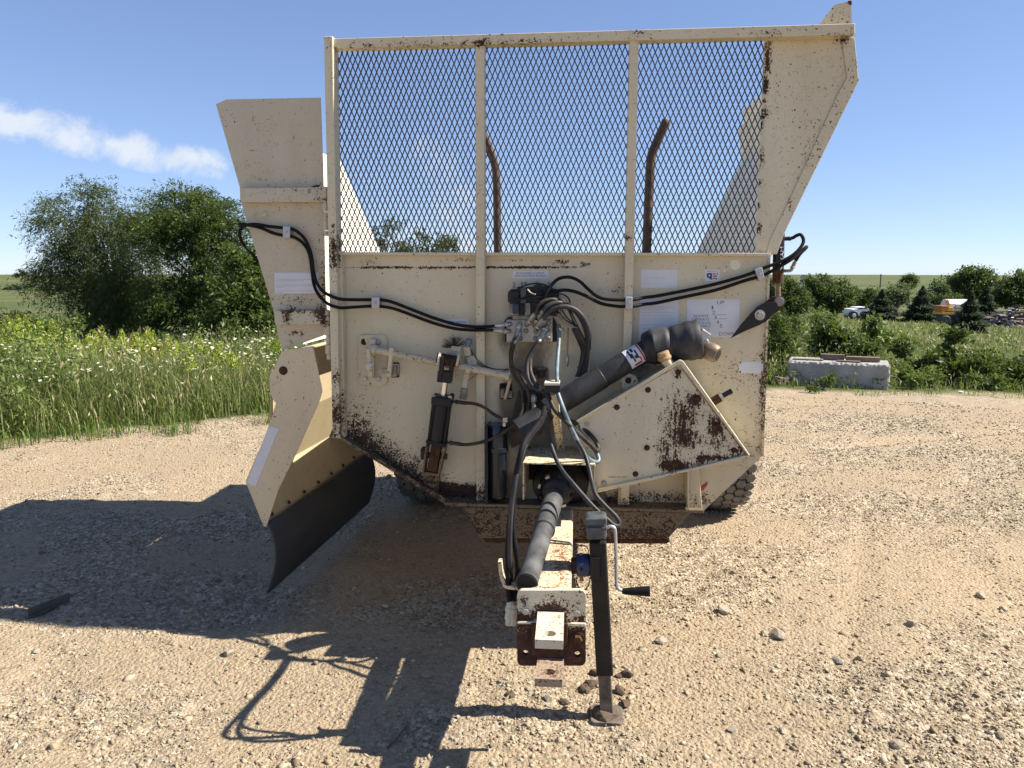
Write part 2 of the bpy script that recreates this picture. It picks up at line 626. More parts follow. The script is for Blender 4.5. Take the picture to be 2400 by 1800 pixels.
STONE_STOPS = [(0.0, (0.165, 0.124, 0.081)), (.25, (0.272, 0.213, 0.138)), (.6, (0.359, 0.290, 0.193)), (.9, (0.436, 0.363, 0.253)), (1.0, (0.543, 0.474, 0.357))]
M_STONE = stone_material('limestone_chips', STONE_STOPS)

def ico():
    p = (1 + 5 ** .5) / 2
    V = np.array([(-1, p, 0), (1, p, 0), (-1, -p, 0), (1, -p, 0), (0, -1, p), (0, 1, p), (0, -1, -p), (0, 1, -p), (p, 0, -1), (p, 0, 1), (-p, 0, -1), (-p, 0, 1)], float)
    V /= np.linalg.norm(V[0])
    F = np.array([(0, 11, 5), (0, 5, 1), (0, 1, 7), (0, 7, 10), (0, 10, 11), (1, 5, 9), (5, 11, 4), (11, 10, 2), (10, 7, 6), (7, 1, 8), (3, 9, 4), (3, 4, 2), (3, 2, 6), (3, 6, 8), (3, 8, 9), (4, 9, 5), (2, 4, 11), (6, 2, 10), (8, 6, 7), (9, 8, 1)])
    return V, F

def octa():
    V = np.array([(1, 0, 0), (-1, 0, 0), (0, 1, 0), (0, -1, 0), (0, 0, 1), (0, 0, -1)], float) * 1.15
    F = np.array([(0, 2, 4), (2, 1, 4), (1, 3, 4), (3, 0, 4), (2, 0, 5), (1, 2, 5), (3, 1, 5), (0, 3, 5)])
    return V, F

def scatter_stones(name, n, rmin, rmax, size_med, size_sig, size_max, mat, clump=0.0, sink=.35, shape=ico, jit=.17):
    BV, BF = shape()
    q = len(BV)
    u = rng.random(n)
    r = rmin * (rmax / rmin) ** (u ** .85)
    a = np.radians(rng.uniform(-44, 44, n))
    x, y = r * np.sin(a), r * np.cos(a)
    keep = (yard_mask(x, y) > .35)
    keep &= rng.random(n) < .22 + .78 * stony(x, y)
    if clump:
        keep &= (fbm(x * 1.6, y * 1.6, 3, 77) + rng.normal(0, .05, n)) > clump
    x, y, r = x[keep], y[keep], r[keep]
    n = len(x)
    s = np.clip(size_med * np.exp(rng.normal(0, size_sig, n)), size_med * .4, size_max)
    s = np.maximum(s, .0010 * r)
    z = terrain(x, y)
    S = np.stack([s * rng.uniform(.8, 1.45, n), s * rng.uniform(.7, 1.2, n), s * rng.uniform(.45, .85, n)], 1)
    V = BV[None] * (1 + rng.normal(0, jit, (n, q, 1))) + rng.normal(0, jit, (n, q, 3))
    V = V * S[:, None, :]
    th = rng.uniform(0, 2 * np.pi, n)
    c, sn = np.cos(th)[:, None], np.sin(th)[:, None]
    tilt = rng.normal(0, .3, n)[:, None]
    X, Y, Z = V[..., 0], V[..., 1], V[..., 2]
    Z = Z + X * tilt
    P = np.stack([X * c - Y * sn + x[:, None], X * sn + Y * c + y[:, None], Z + (z + S[:, 2] * (1 - 2 * sink) * .6)[:, None]], -1)
    F = (BF[None] + (np.arange(n) * q)[:, None, None]).reshape(-1, 3)
    return mk_np(name, P.reshape(-1, 3), F, mat, kind='stuff')

g1 = scatter_stones('gravel', 150000, 1.75, 10.8, .0038, .45, .011, M_STONE, shape=octa, jit=.22)
g1['label'] = 'fine pale limestone chips strewn over the yard'
g2 = scatter_stones('coarse_gravel', 10500, 1.75, 11, .0062, .48, .019, M_STONE, clump=.42, jit=.25)
g2['label'] = 'coarser loose stones lying in drifts on the yard'

# single rocks one can pick out
def rock_mesh(seed, sub=2):
    r_ = np.random.default_rng(seed)
    V, F = ico()
    V, F = V.tolist(), F.tolist()
    for _ in range(sub - 1):
        mid, NF = {}, []
        def mp(a, b):
            k = (min(a, b), max(a, b))
            if k not in mid:
                p = np.array(V[a]) + np.array(V[b])
                mid[k] = len(V)
                V.append((p / np.linalg.norm(p)).tolist())
            return mid[k]
        for a, b, c in F:
            ab, bc, ca = mp(a, b), mp(b, c), mp(c, a)
            NF += [(a, ab, ca), (ab, b, bc), (ca, bc, c), (ab, bc, ca)]
        F = NF
    V = np.array(V)
    for _ in range(13):                                  # knock flat facets off
        d = r_.normal(0, 1, 3)
        d /= np.linalg.norm(d)
        lim = r_.uniform(.5, .85)
        h = V @ d
        V = V - np.outer(np.maximum(h - lim, 0), d)
    V = V * (1 + r_.normal(0, .035, (len(V), 1)))
    return V, F
M_ROCK = stone_material('limestone_rock', [(0, (.27, .23, .17)), (1, (.38, .335, .265))])
M_CLOD = stone_material('shaded_dried_mud', [(0, (.045, .032, .022)), (1, (.085, .062, .044))])  # mud colour darkened to hold the shade the clods lie in
rock_meshes = []
for k in range(5):
    V, F = rock_mesh(40 + k)
    me = bpy.data.meshes.new('rock')
    me.from_pydata(V.tolist(), [], F)
    me.materials.append(M_ROCK)
    rock_meshes.append(me)
clod_meshes = []
for k in range(3):
    V, F = rock_mesh(90 + k)
    V = V * (1 + np.random.default_rng(k).normal(0, .07, (len(V), 1)))
    me = bpy.data.meshes.new('dirt_clod')
    me.from_pydata(V.tolist(), [], F)
    me.materials.append(M_CLOD)
    clod_meshes.append(me)

def put_rock(w, x, y, size, k, label, name='rock', group='larger rocks lying loose on the gravel', meshes=rock_meshes, cat='rock', flat=.7):
    p = WZ(w, x, y, 0)
    o = bpy.data.objects.new(name, meshes[k % len(meshes)])
    s = size / FOC * (p - CAM).length / 2 * .82
    o.scale = (s * 1.15, s * .95, s * flat)
    o.rotation_euler = (0, 0, k * 1.7)
    o.location = (p.x, p.y, tz(p.x, p.y) + s * flat * .30)
    col.objects.link(o)
    tag(o, label, cat, group)
    return o
for k, (x, y, s, lb) in enumerate([
        (1548, 1512, 44, 'largest pale angular rock right of the jack foot'),
        (1695, 1440, 42, 'pale rock right of the crank handle, on open gravel'),
        (1688, 1545, 26, 'small grey rock right of the largest pale rock'),
        (1818, 1500, 46, 'cream rock in the stone cluster right of the jack'),
        (1790, 1495, 26, 'brown rock touching the cream rock in the stone cluster'),
        (1838, 1484, 24, 'small pale rock at the right of the stone cluster'),
        (2137, 1470, 30, 'grey rock at the right, past the stone cluster'),
        (1964, 1558, 30, 'pale rock lying in front of the stone cluster'),
        (2300, 1398, 30, 'pale rock leading the row of stones at the right edge'),
        (2352, 1425, 26, 'rock following in the row of stones at the right edge'),
        (1284, 1645, 34, 'blue-grey stone just in front of the drawbar clevis'),
        (1716, 1722, 28, 'pale stone near the bottom edge, right of the jack'),
        (1834, 1724, 28, 'cream stone near the bottom edge, right of its pale neighbour'),
        (2104, 1752, 36, 'white broken stone near the bottom edge at the right'),
        (2344, 1740, 30, 'rounded stone in the bottom right corner'),
        (2000, 1718, 22, 'dark stone near the bottom edge'),
        (998, 1591, 28, 'rounded stone in the shadow left of the drawbar'),
        (1240, 1618, 24, 'small stone in the jack shadow beside the clevis'),
        (82, 1525, 22, 'white stone on sunlit gravel at the far left'),
        (132, 1414, 16, 'white pebble beside the fallen steel angle'),
        (335, 1187, 16, 'dark stone on the far rim of the big shadow'),
        (535, 1528, 36, 'flat pale stone near the hose shadow'),
        (842, 1700, 18, 'round stone in the driveshaft shadow')]):
    put_rock('S', x, y, s, k, lb)

# ================================================================== PLANTS
def leaf_material(name, stops, trans=.35, rough=.55):
    t = NT(name)
    g = t.n('ShaderNodeNewGeometry').outputs['Random Per Island']
    c = t.cramp(g, stops)
    t.put(t.b.inputs['Base Color'], c)
    t.b.inputs['Roughness'].default_value = rough
    t.b.inputs['Specular IOR Level'].default_value = .25
    tr = t.n('ShaderNodeBsdfTranslucent', {0: t.mix(.5, c, (.20, .26, .03))})
    mx = t.n('ShaderNodeMixShader', {0: trans, 1: t.b.outputs[0], 2: tr.outputs[0]})
    t.t.links.new(mx.outputs[0], t.out.inputs['Surface'])
    return t.m

M_BARK = plain('bark', (.10, .082, .065), .95, var=.45, scale=9, bump=.6, stretch=(3, 3, .6))
M_LEAF_WILLOW = leaf_material('grey_green_leaves', [(0, (0.033, 0.048, 0.018)), (.5, (0.061, 0.082, 0.029)), (.85, (0.098, 0.119, 0.041)), (1, (0.139, 0.148, 0.066))])
M_LEAF_ELM = leaf_material('deep_green_leaves', [(0, (0.023, 0.041, 0.011)), (.5, (0.045, 0.074, 0.018)), (.85, (0.078, 0.115, 0.029)), (1, (0.123, 0.156, 0.045))])
M_LEAF_BUSH = leaf_material('bush_leaves', [(0, (0.029, 0.049, 0.012)), (.5, (0.057, 0.090, 0.021)), (.9, (0.107, 0.148, 0.037)), (1, (0.156, 0.189, 0.057))])
M_LEAF_FAR = leaf_material('distant_leaves', [(0, (.030, .052, .022)), (.5, (.055, .085, .034)), (1, (.10, .13, .05))])
M_LEAF_SAGE = leaf_material('sage_leaves', [(0, (.075, .10, .06)), (.5, (.12, .15, .085)), (1, (.17, .20, .12))])
M_NEEDLE = leaf_material('spruce_needles', [(0, (.022, .042, .026)), (.6, (.045, .072, .040)), (1, (.085, .115, .058))], trans=.1, rough=.8)
M_WEED = leaf_material('weed_leaves', [(0, (.06, .095, .024)), (.5, (.11, .16, .038)), (.9, (.18, .235, .065)), (1, (.25, .28, .10))])

def leaf_quads(C, L, Wd, D, U):
    """rhombic leaves: centres C, half lengths L, half widths Wd, length axes D, width axes U"""
    n = len(C)
    P = np.stack([C - D * L[:, None], C + U * Wd[:, None] - D * (L * .15)[:, None], C + D * L[:, None], C - U * Wd[:, None] - D * (L * .15)[:, None]], 1)
    F = np.arange(n * 4).reshape(n, 4)
    return P.reshape(-1, 3), F

def unit(v):
    return v / np.maximum(np.linalg.norm(v, axis=-1, keepdims=True), 1e-9)

def rand_leaves(C, size, aspect, droop=0.0, sig=.35, out=None):
    n = len(C)
    D = rng.normal(0, 1, (n, 3))
    D[:, 2] -= droop
    if out is not None:
        D = D + out * 1.2
    D = unit(D)
    U = unit(np.cross(D, rng.normal(0, 1, (n, 3))))
    L = size * np.clip(np.exp(rng.normal(0, sig, n)), .5, 1.6) * .5
    return leaf_quads(C, L, L * aspect, D, U)

def crown(base, blobs, n_strand, per, leaf, aspect, droop, strand_len, spread, clump=22):
    """strands of leaves hung through the crown's volume, clumped so that gaps stay open"""
    base = np.array(base)
    w = np.array([b[3] * b[4] * b[5] for b in blobs]) ** .8
    pick = rng.choice(len(blobs), n_strand, p=w / w.sum())
    B = np.array(blobs)[pick]
    d = unit(rng.normal(0, 1, (n_strand, 3)))
    rr = rng.random(n_strand) ** .42
    S = base + B[:, :3] + d * B[:, 3:6] * rr[:, None]
    nc = max(n_strand // clump, 3)                        # gather the strands into sprays with open gaps between
    cc = rng.integers(0, nc, n_strand)
    near = S[:nc][cc]
    S = near + (S - S.mean(0)) * .10 + rng.normal(0, 1, S.shape) * B[:, 3:6] * .13
    d = d[:nc][cc]
    dirv = unit(d * np.array([1, 1, .6]) + np.array([0, 0, .25 - droop]) + rng.normal(0, .35, (n_strand, 3)))
    t = rng.random((n_strand, per))
    ln = strand_len * rng.uniform(.6, 1.4, n_strand)[:, None]
    P = S[:, None, :] + dirv[:, None, :] * (t * ln)[..., None]
    P[..., 2] -= (t ** 2 * ln * droop)
    P = P + rng.normal(0, spread, P.shape)
    out = np.repeat(dirv[:, None, :], per, 1).reshape(-1, 3)
    V, F = rand_leaves(P.reshape(-1, 3), leaf, aspect, droop * .6, out=out)
    return V, F, S

def tree(name, label, cat, base, blobs, mat, n_strand, per, leaf, aspect=.35, droop=.2, strand=.4, spread=.05, trunk=.1, limbs=14, group=None, lean=(0, 0), stems=1):
    root = empty(name, base)
    tag(root, label, cat, group)
    V, F, S = crown((0, 0, 0), blobs, n_strand, per, leaf, aspect, droop, strand, spread)
    mk_np('crown', V, F, mat, root)
    zt = max(b[2] for b in blobs)
    gs = []
    ends = S[rng.choice(len(S), limbs)]
    tops = []
    for k in range(stems):
        off = Vector((random.uniform(-1, 1) * trunk * 2 * (stems > 1), random.uniform(-1, 1) * trunk * (stems > 1), -.25))
        top = Vector((lean[0] + random.uniform(-.3, .3) * (stems > 1) * zt * .3, lean[1], zt * 1.0))
        gs.append(tube([off, off.lerp(top, .35) + Vector((random.uniform(-.05, .05) * zt, 0, 0)), off.lerp(top, .7) + Vector((random.uniform(-.06, .06) * zt, 0, 0)), top], trunk, 8, 4, radii=(trunk, trunk * .10)))
        tops.append((off, top))
    for e in ends:
        off, top = random.choice(tops)
        e = Vector(e)
        t = min(.85, max(.15, (e.z / max(zt, .1)) * .55 + random.uniform(-.1, .1)))
        s = off.lerp(top, t)
        mid = s.lerp(e, .5) + Vector((random.uniform(-.1, .1), random.uniform(-.1, .1), .12)) * (e - s).length
        gs.append(tube([s, mid, e], trunk * .3, 5, 4, radii=(trunk * .38 * (1 - t * .5), trunk * .06)))
    mk('trunk', join(*gs), M_BARK, root, smooth=True)
    return root

def treebase(w, x, y, Y):
    p = WY(w, x, y, Y)
    return (p.x, p.y, tz(p.x, p.y))

def ground_hit(w, x, y, Y0):
    """distance at which the ray of a pixel meets the terrain"""
    ys_ = np.geomspace(11.5, 420, 500)
    for q in ys_:
        p = WY(w, x, y, q)
        if p.z <= float(terrain(np.array([p.x]), np.array([p.y]), False)[0]):
            return float(q)
    return Y0

def vspan(w, y0, y1, Y, x=1200):
    a, b = WY(w, x, y0, Y), WY(w, x, y1, Y)
    return abs(a.z - b.z)

# left: feathery elm leaning left, upright elm, bushy growth behind the spreader
k = 25.0 / FOC
b0 = treebase('S', 290, 800, 26)
def bl(b, w, x, y, rx, rz, Y, ry=None):
    p = WY(w, x, y, Y)
    s = Y / FOC
    return (p.x - b[0], p.y - b[1] + random.uniform(-.3, .3), p.z - b[2], rx * s, (ry or (rx + rz) / 2) * s, rz * s)
tree('elm_tree', 'feathery grey-green elm leaning left beside the weed bank', 'tree', b0,
     [bl(b0, 'S', *q, 26) for q in ((215, 520, 95, 75), (150, 560, 70, 45), (290, 520, 75, 70), (330, 580, 70, 90), (130, 618, 55, 26), (215, 630, 90, 70), (270, 700, 115, 90), (330, 740, 90, 70), (210, 480, 60, 32), (340, 500, 50, 40))],
     M_LEAF_WILLOW, 4800, 20, .105, .2, .55,   .75, .05, .11, 44, lean=(-.5, 0), stems=2)
b1 = treebase('S', 470, 820, 24)
tree('elm_tree', 'tall dark green elm with thin grey trunk behind the weeds', 'tree', b1,
     [bl(b1, 'S', *q, 24) for q in ((440, 480, 60, 36), (440, 520, 95, 50), (490, 540, 90, 60), (530, 560, 50, 70), (400, 560, 70, 50), (470, 600, 90, 55), (500, 720, 70, 100), (415, 730, 80, 90))],
     M_LEAF_ELM, 4200, 20, .10, .26, .3, .6, .05, .11, 34, stems=2)
b2 = treebase('S', 600, 840, 19)
tree('wild_plum_bush', 'glossy broad-leaved thicket right behind the cream discharge panel', 'bush', b2,
     [bl(b2, 'S', *q, 19) for q in ((590, 700, 70, 110), (560, 780, 95, 70), (620, 760, 80, 90), (520, 800, 70, 55), (600, 640, 40, 70), (690, 780, 60, 70), (760, 820, 70, 60))],
     M_LEAF_BUSH, 2200, 18, .10, .42, .25, .4, .05, .05, 18, stems=4)
b3 = treebase('S', 60, 800, 17)
tree('willow_bush', 'pale green bush at the far left edge under the hill', 'bush', b3,
     [bl(b3, 'S', *q, 17) for q in ((10, 770, 60, 36), (-60, 760, 70, 46), (70, 780, 50, 30), (-140, 750, 80, 60))],
     M_LEAF_WILLOW, 420, 18, .11, .25, .3, .4, .04, .04, 10, stems=4)
b4 = treebase('S', 150, 800, 16.5)
tree('willow_bush', 'yellow-green bush between the edge bush and the leaning elm', 'bush', b4,
     [bl(b4, 'S', *q, 16.5) for q in ((120, 770, 45, 28), (160, 785, 50, 30), (90, 800, 60, 30))],
     M_LEAF_WEED if False else M_WEED, 330, 18, .10, .25, .3, .35, .04, .04, 10, stems=4)
b5 = treebase('S', 960, 640, 27)
tree('elm_tree', 'tree top showing low through the left mesh panel', 'tree', b5,
     [bl(b5, 'S', *q, 27) for q in ((940, 580, 55, 50), (1000, 610, 60, 45), (900, 620, 60, 60), (1060, 640, 60, 40), (960, 700, 110, 80))],
     M_LEAF_WILLOW, 700, 18, .14, .22, .4, .6, .05, .1, 16)

# right: spruces, thickets and far trees
def spruce(label, w, x, ytop, ybot, width, Y):
    Y = ground_hit(w, x, ybot, Y)
    p = WY(w, x, ybot, Y)
    base = (p.x, p.y, tz(p.x, p.y))
    top = WY(w, x, ytop, Y)
    h = top.z - base[2]
    rad = width / WIN[w][2] / FOC * Y / 2
    root = empty('spruce_tree', base)
    tag(root, label, 'spruce', 'young spruces in the meadow')
    n = 2400
    t = rng.random(n) ** .75
    z = h * (1 - t) * 1.0
    a = rng.uniform(0, 2 * np.pi, n)
    rr = rad * 1.65 * t * rng.uniform(.6, 1.08, n) * (.80 + .20 * np.sin(z * 30 / h))
    per = 16
    s = rng.uniform(.12, 1.0, (n, per))
    X = (rr * np.cos(a))[:, None] * s
    Yv = (rr * np.sin(a))[:, None] * s
    Z = z[:, None] - s * rr[:, None] * .22 + (s ** 3) * rr[:, None] * .16
    C = np.stack([X, Yv, Z], -1) + rng.normal(0, rad * .035, (n, per, 3))
    D = np.repeat(np.stack([np.cos(a), np.sin(a), np.full(n, -.1)], -1)[:, None, :], per, 1).reshape(-1, 3) + rng.normal(0, .35, (n * per, 3))
    D = unit(D)
    U = unit(np.cross(D, np.array([0, 0, 1.0]) + rng.normal(0, .35, D.shape)))
    L = rad * .12 * np.repeat(.3 + .7 * t, per) * rng.uniform(.6, 1.3, len(D))
    V, F = leaf_quads(C.reshape(-1, 3), L, L * .30, D, U)
    mk_np('crown', V, F, M_NEEDLE, root)
    mk('trunk', turned((0, 0, -.2), (0, 0, h * .97), [(0, rad * .10), (1, rad * .01)], 8), M_BARK, root)
spruce('spruce nearest the yard, standing alone in the meadow', 'N', 1765, 350, 685, 265, 44)
spruce('spruce just behind the nearest spruce and overlapping its right side', 'N', 1890, 290, 600, 230, 58)
spruce('wide spruce left of the yellow boom lift', 'N', 1385, 310, 600, 265, 55)
spruce('spruce partly hiding the flatbed trailer', 'N', 1065, 335, 590, 255, 60)

def far_tree(label, N_blobs, Y, mat, ns, leaf, x, y, name='broadleaf_tree', group='trees below the far hill', stems=1):
    b = treebase('N', x, y, Y)
    tree(name, label, 'tree', b, [bl(b, 'N', cx, cy, rx / 3.4031, rz / 3.4031, Y) for cx, cy, rx, rz in N_blobs], mat, ns * 3, 10, leaf * .5, .5, .1, leaf * 1.5, leaf * .4,
         trunk=.0035 * Y, limbs=6, group=group, stems=stems)
far_tree('big round tree breaking the hill line at the right', [(1790, 250, 110, 55), (1870, 250, 60, 45), (1680, 285, 55, 30), (1800, 330, 120, 50)], 130, M_LEAF_FAR, 700, .75, 1790, 480)
far_tree('dark tree at the right picture edge above the scrap heap', [(2170, 290, 80, 50), (2250, 330, 120, 90), (2060, 370, 100, 70), (2130, 400, 140, 60)], 110, M_LEAF_FAR, 800, .65, 2150, 480)
far_tree('small round tree standing on the hill line', [(1290, 275, 42, 36)], 190, M_LEAF_FAR, 160, .7, 1290, 330)
far_tree('spiky dark thicket right of the black pointer arm', [(680, 330, 110, 70), (720, 400, 110, 80), (590, 380, 90, 70), (650, 440, 130, 60), (540, 290, 50, 30)], 85, M_LEAF_FAR, 850, .5, 660, 520, stems=4)
far_tree('low dark thicket beside the hydraulic cylinder', [(260, 340, 80, 70), (350, 390, 90, 60), (300, 440, 120, 50), (420, 440, 100, 50)], 75, M_LEAF_FAR, 750, .45, 320, 520, stems=4)
far_tree('grey-green willows behind the flatbed trailer', [(1180, 400, 70, 60), (1110, 420, 60, 50), (1240, 360, 50, 40)], 100, M_LEAF_SAGE, 420, .5, 1180, 500, stems=3)
far_tree('pale thicket between the two middle spruces', [(930, 400, 70, 40), (860, 410, 70, 45), (1000, 380, 50, 30)], 120, M_LEAF_FAR, 360, .6, 930, 490, stems=3)
far_tree('grey-green thicket behind the white tank', [(1600, 340, 90, 50), (1700, 370, 90, 60), (1480, 400, 60, 40), (1560, 400, 90, 30)], 140, M_LEAF_SAGE, 520, .7, 1620, 480, stems=3)
far_tree('round bushes behind the yellow lift', [(1500, 420, 60, 36), (1430, 410, 50, 36), (1650, 430, 80, 30)], 110, M_LEAF_FAR, 300, .5, 1500, 500, stems=3)
for kx, (x, y, Y) in enumerate(((-90, 1290, 240), )):
    pass
b = treebase('L', 135, 640, 430)
tree('broadleaf_tree', 'tiny lone tree on the crest of the left hill', 'tree', b, [(0, 0, 2.5, 3.2, 2, 1.6)], M_LEAF_FAR, 60, 10, 1.0, .5, .1, 1.2, .5, .3, 4)
b = treebase('L', 90, 705, 250)
o = tree('field_hedge', 'dark hedge line crossing the field on the left hillside', 'hedge', b, [(q * 4.5 - 45, 0, 1.0, 4, 1.5, 1.3 + .5 * math.sin(q * 2.1)) for q in range(26)], M_LEAF_FAR, 600, 10, 1.0, .5, .1, 1.0, .5, .15, 10)

# ------------------------------------------------------------------ grass and weeds
M_GRASS = leaf_material('grass_blades', [(0, (.075, .105, .028)), (.45, (.14, .185, .05)), (.75, (.21, .24, .08)), (.92, (.33, .30, .14)), (1, (.44, .38, .22))], trans=.4)
M_LUSH = leaf_material('lush_grass_blades', [(0, (.05, .095, .015)), (.6, (.10, .17, .03)), (1, (.17, .23, .055))], trans=.35)
M_STRAW = leaf_material('seed_heads', [(0, (.24, .20, .10)), (.6, (.36, .31, .18)), (1, (.47, .43, .28))], trans=.25)
M_UMBEL = leaf_material('white_umbels', [(0, (.38, .38, .24)), (.5, (.52, .52, .38)), (1, (.66, .66, .54))], trans=.2)
M_GOLD = leaf_material('goldenrod_plumes', [(0, (.20, .28, .03)), (.5, (.33, .40, .045)), (1, (.48, .50, .08))], trans=.4)
M_PETAL = leaf_material('yellow_petals', [(0, (.62, .42, .01)), (1, (.75, .56, .03))], trans=.3)

def blades(x, y, h, w, lean=.35):
    n = len(x)
    z = terrain(x, y)
    a = rng.uniform(0, 2 * np.pi, n)
    d = np.stack([np.cos(a), np.sin(a)], 1)
    ln = h * rng.gamma(2, lean / 2, n)
    B = np.stack([x, y, z - .02], 1)
    sd = np.stack([-d[:, 1], d[:, 0], np.zeros(n)], 1) * (w / 2)[:, None]
    mid = B + np.stack([d[:, 0] * ln * .3, d[:, 1] * ln * .3, h * .6], 1)
    top = B + np.stack([d[:, 0] * ln, d[:, 1] * ln, h * (1 - .25 * np.clip(ln / h, 0, 1.5))], 1)
    P = np.stack([B - sd, B + sd, mid + sd * .8, mid - sd * .8, top], 1).reshape(-1, 3)
    k_ = (np.arange(n) * 5)[:, None]
    T = np.concatenate([k_ + [0, 1, 2], k_ + [0, 2, 3], k_ + [3, 2, 4]], 0)
    return P, T, top

def zone(n, rmin, rmax, a0, a1, inner=None, outer=None, p=1.0):
    r = rmin * (rmax / rmin) ** (rng.random(n) ** p)
    a = np.radians(rng.uniform(a0, a1, n))
    x, y = r * np.sin(a), r * np.cos(a)
    e = yard_edge(x) + (fbm(x * 1.3, y * 1.3, 4, 5) - .45) * 1.3
    k_ = y > e + (inner or 0.0)
    if outer is not None:
        k_ &= y < e + outer
    return x[k_], y[k_]

# left bank and right meadow in one stand of grass
xs, ys, hs, ws = [], [], [], []
x, y = zone(72000, 4.2, 17, -47, -3, .05)
hh = rng.uniform(.25, .62, len(x)) * np.clip(.15 + 1.9 * fbm(x * .55, y * .55, 4, 61), .35, 1.9)
e = yard_edge(x)
hh = hh * np.clip(.35 + (y - e) / .9, .3, 1)
xs.append(x); ys.append(y); hs.append(hh); ws.append(rng.uniform(.006, .014, len(x)))
x, y = zone(48000, 9.5, 34, 4, 43, .25)
e = yard_edge(x)
hh = rng.uniform(.22, .6, len(x)) * (.5 + .9 * fbm(x * .5, y * .5, 3, 62)) * np.clip(.2 + (y - e) / 2.5, .2, 1) * np.clip(1.15 - (y - 12) * .09, .42, 1)
xs.append(x); ys.append(y); hs.append(hh); ws.append(rng.uniform(.008, .018, len(x)) * np.clip(y / 14, 1, 3))
x, y = zone(26000, 33, 85, 6, 44)
xs.append(x); ys.append(y); hs.append(rng.uniform(.12, .34, len(x))); ws.append(rng.uniform(.03, .07, len(x)))
x, y = zone(9000, 18, 70, -44, -8)
xs.append(x); ys.append(y); hs.append(rng.uniform(.4, .9, len(x))); ws.append(rng.uniform(.02, .05, len(x)))
X_, Y_, H_, W_ = (np.concatenate(q) for q in (xs, ys, hs, ws))
P, T, top = blades(X_, Y_, H_, W_, .55)
o = mk_np('meadow_grass', P, T, M_GRASS, kind='stuff')
o['label'] = 'tall mixed meadow grass beyond the gravel'
# bright lush fringe along the gravel edge
x, y = zone(46000, 6, 13, -40, 40, -.55, 1.1)
e = yard_edge(x)
kk = fbm(x * 1.6, y * 1.6, 3, 71) > np.where(x < 0, .37, .42) + np.clip((e - y) * .28, 0, .3)
x, y = x[kk], y[kk]
hl = rng.uniform(.05, .30, len(x)) * np.where(x < 0, np.clip(1.9 + x * .22, .7, 1.5), .40)
P, T, top = blades(x, y, hl, rng.uniform(.005, .011, len(x)), .6)
o = mk_np('fringe_grass', P, T, M_LUSH, kind='stuff')
o['label'] = 'short bright grass along the edge of the gravel'
# seed heads over the grass
ii = rng.choice(len(X_), 15000)
C = np.stack([X_[ii], Y_[ii], terrain(X_[ii], Y_[ii]) + H_[ii] * rng.uniform(.75, 1.15, len(ii))], 1)
dist = np.hypot(C[:, 0], C[:, 1])
D = unit(rng.normal(0, .45, C.shape) + np.array([0, 0, 1.0]))
U = unit(np.cross(D, rng.normal(0, 1, C.shape)))
L = rng.uniform(.015, .045, len(C)) * np.clip(dist / 12, 1, 3.0)
V, F = leaf_quads(C, L, L * .28, D, U)
o = mk_np('grass_seed_heads', V, F, M_STRAW, kind='stuff')
o['label'] = 'straw-coloured seed heads over the meadow grass'
# leafy forbs between the grass
x, y = zone(11000, 5, 16, -46, -3, .1)
wc = fbm(x * .7, y * .7, 3, 123)
kk = wc > .40
x, y, wc = x[kk], y[kk], wc[kk]
hh = rng.uniform(.25, .80, len(x)) * np.clip(.4 + (y - yard_edge(x)) / 1.2, .3, 1.1) * (.5 + 1.3 * wc)
x2, y2 = zone(3600, 10, 40, 4, 43, .3)
h2 = rng.uniform(.2, .7, len(x2)) * np.clip(.3 + (y2 - yard_edge(x2)) / 3, .3, 1) * np.clip(1.15 - (y2 - 12) * .09, .4, 1)
x, y, hh = np.concatenate([x, x2]), np.concatenate([y, y2]), np.concatenate([hh, h2])
per = 14
t = rng.random((len(x), per))
C = np.stack([np.repeat(x[:, None], per, 1), np.repeat(y[:, None], per, 1), terrain(x, y)[:, None] + hh[:, None] * t], -1) + rng.normal(0, .05, (len(x), per, 3))
V, F = rand_leaves(C.reshape(-1, 3), .075, .24, .1)
o = mk_np('weed_foliage', V, F, M_WEED, kind='stuff')
o['label'] = 'leafy green weeds mixed into the meadow'
# Queen Anne's lace: flat umbels on the left bank, a few to the right
x, y = zone(3800, 6, 14, -46, -3, .3)
kk = fbm(x * .9, y * .9, 3, 83) > .38
x, y = x[kk], y[kk]
x2, y2 = zone(700, 11, 40, 6, 42, 1.2)
x, y = np.concatenate([x, x2]), np.concatenate([y, y2])
n = len(x)
hz = terrain(x, y) + rng.uniform(.32, .78, n) * np.clip(.5 + (y - yard_edge(x)) / 2, .5, 1.05)
rr = rng.uniform(.010, .026, n)
q = 9
an = np.linspace(0, 2 * np.pi, q, endpoint=False)
tx, ty = rng.normal(0, .25, n), rng.normal(0, .25, n)
rx = rr[:, None] * np.cos(an) * (1 + rng.normal(0, .12, (n, q)))
ry = rr[:, None] * np.sin(an) * (1 + rng.normal(0, .12, (n, q)))
ring = np.stack([x[:, None] + rx, y[:, None] + ry, hz[:, None] + rx * tx[:, None] + ry * ty[:, None] + .006], -1)
cen = np.stack([x, y, hz - .012], 1)[:, None, :]
P = np.concatenate([ring, cen], 1).reshape(-1, 3)
kb = (np.arange(n) * (q + 1))[:, None, None]
T = (kb + np.stack([np.arange(q), (np.arange(q) + 1) % q, np.full(q, q)], -1)[None]).reshape(-1, 3)
o = mk_np('wild_carrot_umbels', P, T, M_UMBEL, kind='stuff')
o['label'] = 'flat white wild carrot flower heads over the bank'
P, T, top = blades(x, y, hz - terrain(x, y), np.full(n, .005), .02)
o = mk_np('wild_carrot_stems', P, T, M_WEED, kind='stuff')
o['label'] = 'thin green stems under the wild carrot flowers'
